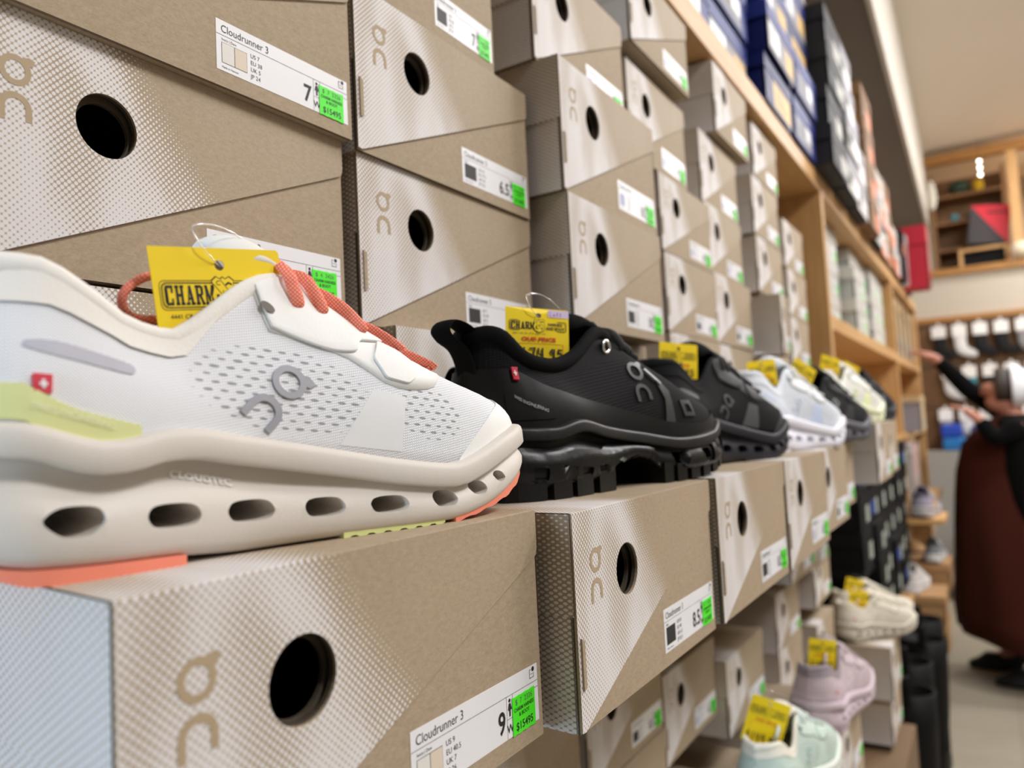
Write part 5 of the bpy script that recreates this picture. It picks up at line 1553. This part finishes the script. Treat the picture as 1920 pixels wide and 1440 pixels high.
rows = [(.650, 'upper', [('black', KB), ('white', KW), ('black', KB), ('black', KB), ('grey', KG), ('blue', KU), ('white', KW)]),
        (.325, 'middle', [('white', KW), ('teal', KT), ('black', KB), ('white', KW), ('white', KW), ('grey', KG), ('white', KW)]),
        (.000, 'lower', [('grey', KG), ('white', KW), ('black', KB), ('grey', KG), ('white', KW), ('black', KB), ('grey', KG)])]
for z, rn, lst in rows:
    for i, (nm, mt) in enumerate(lst):
        if nm not in protos:
            r = empty('hanging_sock')
            for pn, gg in zip(('sock', 'header_card'), sock_parts(mt, wcard)): gg.build(pn, r)
            protos[nm] = r
        else: r = copy_tree(protos[nm])
        r.location = (-.310 + i * .138 + (.045 if rn == 'middle' else 0), 6.905, EYE + z); r.scale = (1.4, 1.4, 1.4); r.rotation_euler.z = random.uniform(-.15, .15)
        tag(r, f'{nm} sock hanging {CO[i]} from the left in the {rn} row of the sock wall', 'sock', 'socks hanging on the far wall')
        pg = Geo()
    g = Geo(); g.tube([(-.50, 6.935, EYE + z + .042), (1.6, 6.935, EYE + z + .042)], .004, .004, M('peg_rail', (120, 116, 110), .4, metal=.6), n=6)
    tag(g.build('sock_rail'), f'thin metal rail of the {rn} sock row', 'rail')
def pack(name, loc, size, mat, label, cat='bag'):
    g = Geo(); g.box((-size[0] / 2, -size[1] / 2, 0), (size[0] / 2, size[1] / 2, size[2]), mat); o = g.build(name)
    m = o.modifiers.new('b', 'BEVEL'); m.width = .02; m.segments = 3
    o.location = (loc[0], loc[1], loc[2] + EYE); return tag(o, label, cat)
pack('folded_shirt', (-.275, 6.80, -.20), (.14, .12, .10), M('royal_blue', (20, 66, 176), .6), 'royal blue folded garment under the sock wall', 'garment')
pack('folded_shirt', (-.255, 6.80, -.2995), (.17, .12, .097), M('cyan_blue', (24, 110, 180), .6), 'bright blue folded garment below the royal blue one', 'garment')
pack('folded_shirt', (-.10, 6.80, -.2995), (.10, .12, .18), M('dusk_blue', (52, 58, 110), .7), 'dusk blue folded garment right of the bright blue ones', 'garment')
low = thing_box('low_cabinet', (-.55, 6.72, -EYE), (2.0, 6.95, -.30), M('grey_cabinet', (150, 148, 144), .6), 'low grey cabinet under the sock wall', 'cabinet')
pack('cleaning_bottle', (-.22, 6.60, -1.06), (.05, .05, .30), M('lime_plastic', (206, 230, 40), .4), 'lime yellow upright pack beside the skirt near the far cabinet', 'pack')
pack('small_stool', (-.22, 6.60, -EYE + .0), (.2, .2, .33), M('stool_grey', (120, 118, 116), .6), 'grey block under the lime yellow pack', 'stool')

# ------------------------------------------------------------------ the shopper at the far end
skin = M('skin', (184, 126, 106), .55, var=.03, vscale=30)
blackk = M('black_knit_wool', (13, 13, 14), .95, spec=.1, bmp=.3, bscale=300)
maroon = M('maroon_cloth', (60, 24, 15), .9, var=.08, spec=.15, vscale=12)
hairm = M('dark_hair', (52, 42, 34), .6, var=.15, vscale=80)
capm = M('white_cap_cloth', (238, 240, 244), .8, var=.01)
PY = 4.72
per = empty('person', (.10, PY, 0)); tag(per, 'person in white cap, black cardigan and long maroon skirt reaching to the shelves', 'person')
def skel(name, verts, edges, mat, parent, root=0, sub=2):
    bm = bmesh.new(); ly = bm.verts.layers.skin.verify()
    vs = [bm.verts.new((v[0], v[1], v[2] + EYE)) for v in verts]
    for a, b in edges: bm.edges.new((vs[a], vs[b]))
    for v, d in zip(vs, verts):
        r = d[3]; v[ly].radius = (r, r) if not isinstance(r, tuple) else r
        v[ly].use_root = False
    vs[root][ly].use_root = True
    me = bpy.data.meshes.new(name); bm.to_mesh(me); bm.free(); me.materials.append(mat)
    o = link(name, me, parent); o.matrix_parent_inverse = parent.matrix_basis.inverted()
    m = o.modifiers.new('skin', 'SKIN'); m.use_smooth_shade = True
    m = o.modifiers.new('sub', 'SUBSURF'); m.levels = sub; m.render_levels = sub
    return o
bpy.context.view_layer.update()
V, E_ = [], []
def vtx(x, y, z, r): V.append((x, y, z, r)); return len(V) - 1
def chain(ids):
    for a, b in zip(ids[:-1], ids[1:]): E_.append((a, b))
pel = vtx(.150, PY, -.48, .125); sp1 = vtx(.140, PY, -.33, .100); ch = vtx(.125, PY, -.17, .100); nb = vtx(.090, PY, -.055, .054); nk = vtx(.070, PY, -.010, .048)
h1 = vtx(.048, PY, .042, .062); h2 = vtx(.045, PY, .097, .088); h3 = vtx(.055, PY, .152, .075)
chain([pel, sp1, ch, nb, nk, h1, h2, h3])
ns = vtx(-.050, PY, .084, .013); E_.append((h2, ns)); cn = vtx(-.028, PY, .027, .024); E_.append((h1, cn))
for sgn, foot in ((-1, (.02, PY - .08)), (1, (-.10, PY + .20))):
    hp = vtx(.150, PY + sgn * .09, -.56, .085); kn = vtx(.11, PY + sgn * .10, -.92, .058); an = vtx(foot[0] + .08, foot[1], -1.31, .036); to = vtx(foot[0] - .05, foot[1], -1.355, .026)
    E_.append((pel, hp)); chain([hp, kn, an, to])
def arm(sh, el, wr, hand_dir, side, curl):
    a = vtx(*sh, .034); b = vtx(*el, .040); c = vtx(*wr, .025)
    E_.append((ch, a)); chain([a, b, c])
    d = Vector(hand_dir).normalized(); w = Vector(wr); upv = Vector((0, 0, 1)); lat = d.cross(upv).normalized(); nrm = lat.cross(d).normalized()
    pm = vtx(*(w + d * .045), .026); E_.append((c, pm))
    for k, (o, L) in enumerate(((-.028, .062), (-.009, .074), (.010, .070), (.028, .054))):
        base = w + d * .078 + lat * o
        f0 = vtx(*base, .0095); E_.append((pm, f0)); prev = f0; p = base; dd = d.copy()
        for j in range(3):
            dd = (dd - nrm * curl * (.5 + .4 * j)).normalized(); p = p + dd * L / 3
            q = vtx(*p, (.009, .0085, .0075)[j]); E_.append((prev, q)); prev = q
    t0 = w + d * .03 + lat * side * .030; t1 = t0 + (d * .6 + lat * side * .8 - nrm * .2).normalized() * .034; t2 = t1 + (d * .9 + lat * side * .2 - nrm * .3).normalized() * .028
    i0, i1, i2 = vtx(*t0, .012), vtx(*t1, .0105), vtx(*t2, .0085); E_.append((pm, i0)); chain([i0, i1, i2])
LS, LE, LW = (.135, PY - .165, -.085), (.000, PY - .20, -.155), (-.060, PY - .19, -.045)
RS, RE, RW = (.110, PY + .165, -.065), (-.105, PY + .14, .115), (-.235, PY + .07, .285)
arm(LS, LE, LW, (-.75, .05, .62), 1, .35)
arm(RS, RE, RW, (-.72, -.05, .45), -1, .45)
skel('body', V, E_, skin, per, 0)
# dress and skirt
def loft(name, secs, mat, n=40, wav=0.0, parent=per):
    g = Geo(); R = []
    for z, cx, cy, rx, ry in secs:
        R.append([(cx + rx * math.cos(a) * (1 + wav * (1 if z < -.5 else 0) * math.sin(9 * a)), cy + ry * math.sin(a) * (1 + wav * (1 if z < -.5 else 0) * math.sin(9 * a + .6)), z + EYE - (.22 * (cx + rx * math.cos(a) + .10) if z < -.9 and wav else 0)) for a in np.linspace(0, 2 * PI, n + 1)[:-1]])
    g.grid(R, mat, closed=True, flip=True)
    o = g.build(name, parent); o.matrix_parent_inverse = parent.matrix_basis.inverted()
    m = o.modifiers.new('t', 'SOLIDIFY'); m.thickness = .006
    return o
loft('dress', [(-.03, .095, PY, .075, .09), (-.10, .085, PY, .165, .165), (-.17, .055, PY, .205, .165), (-.32, .045, PY, .235, .160), (-.45, .045, PY, .250, .180), (-.60, .060, PY, .275, .225), (-.85, .090, PY, .320, .270), (-1.05, .115, PY, .360, .300), (-1.15, .125, PY, .365, .310)], maroon, wav=.03)
skel('stocking', [(.11, PY - .10, -.92, .062), (.10, PY - .08, -1.31, .040)], [(0, 1)], blackk, per)
skel('stocking', [(.11, PY + .10, -.92, .062), (-.02, PY + .20, -1.31, .040)], [(0, 1)], blackk, per)
loft('cardigan', [(-.035, .105, PY, .080, .105), (-.06, .120, PY, .125, .175), (-.09, .130, PY, .155, .195), (-.20, .150, PY, .180, .210), (-.34, .165, PY, .195, .215), (-.46, .190, PY, .210, .235), (-.58, .225, PY, .215, .265), (-.67, .250, PY, .200, .275)], blackk)
def sleeve(a, b, c, nm):
    v = [(*a, .074), (*Vector(a).lerp(Vector(b), .5), .060), (*b, .052), (*Vector(b).lerp(Vector(c), .55), .044), (*c, .036)]
    return skel(nm, v, [(0, 1), (1, 2), (2, 3), (3, 4)], blackk, per, 0)
sleeve(LS, LE, LW, 'sleeve'); sleeve(RS, RE, RW, 'sleeve')
# hair, cap, glasses, shoes
def shell(name, c, r, a0, mat, axis='x', lim=None, squash=(1, 1, 1)):
    g = Geo(); R = []
    for i in range(0, 13):
        t = a0 * i / 12
        rr = [(math.cos(t), math.sin(t) * math.cos(p), math.sin(t) * math.sin(p)) for p in np.linspace(0, 2 * PI, 29)[:-1]]
        R.append([(c[0] + r * q[0] * squash[0], c[1] + r * q[1] * squash[1], c[2] + r * q[2] * squash[2] + EYE) for q in rr])
    g.grid(R, mat, closed=True)
    o = g.build(name, per); o.matrix_parent_inverse = per.matrix_basis.inverted()
    m = o.modifiers.new('t', 'SOLIDIFY'); m.thickness = .006; m.offset = 1
    return o
hr = shell('hair', (.048, PY, .112), .098, R_(106), hairm, squash=(1.0, .96, 1.02)); hr.rotation_euler = (0, 0, 0)
shell('cap', (.070, PY, .110), .112, R_(78), capm, squash=(1.02, .98, 1.08))
g = Geo()
for s_ in (-1, 1): g.tube([(-.040, PY + s_ * .034 + .021 * math.cos(a), EYE + .107 + .017 * math.sin(a)) for a in np.linspace(0, 2 * PI, 17)[:-1]], .0012, .0012, M('glasses_metal', (190, 180, 170), .25, metal=.9), n=6, closed=True, up=(1, 0, 0))
g.tube([(-.040, PY - .055, EYE + .110), (.02, PY - .088, EYE + .110), (.06, PY - .090, EYE + .102)], .0012, .0012, M('glasses_metal'), n=6)
o = g.build('glasses', per); o.matrix_parent_inverse = per.matrix_basis.inverted()
for fx, fy in ((.02, PY - .08), (-.10, PY + .20)):
    g = Geo(); R = []
    for z, k in ((0, .96), (.012, 1), (.03, .97), (.06, .80), (.085, .60)):
        R.append([(fx + .02 + (.135 * math.cos(a)) * (k if math.cos(a) < 0 else .9) + (.03 if z > .05 else 0), fy + .045 * k * math.sin(a), z + .001) for a in np.linspace(0, 2 * PI, 25)[:-1]])
    g.grid(R, M('black_leather_shoe', (16, 16, 17), .5), closed=True); g.add(R[0], [tuple(range(24))[::-1]], M('black_leather_shoe')); g.add(R[-1], [tuple(range(24))], M('black_leather_shoe'))
    o = g.build('shoe', per); o.matrix_parent_inverse = per.matrix_basis.inverted()
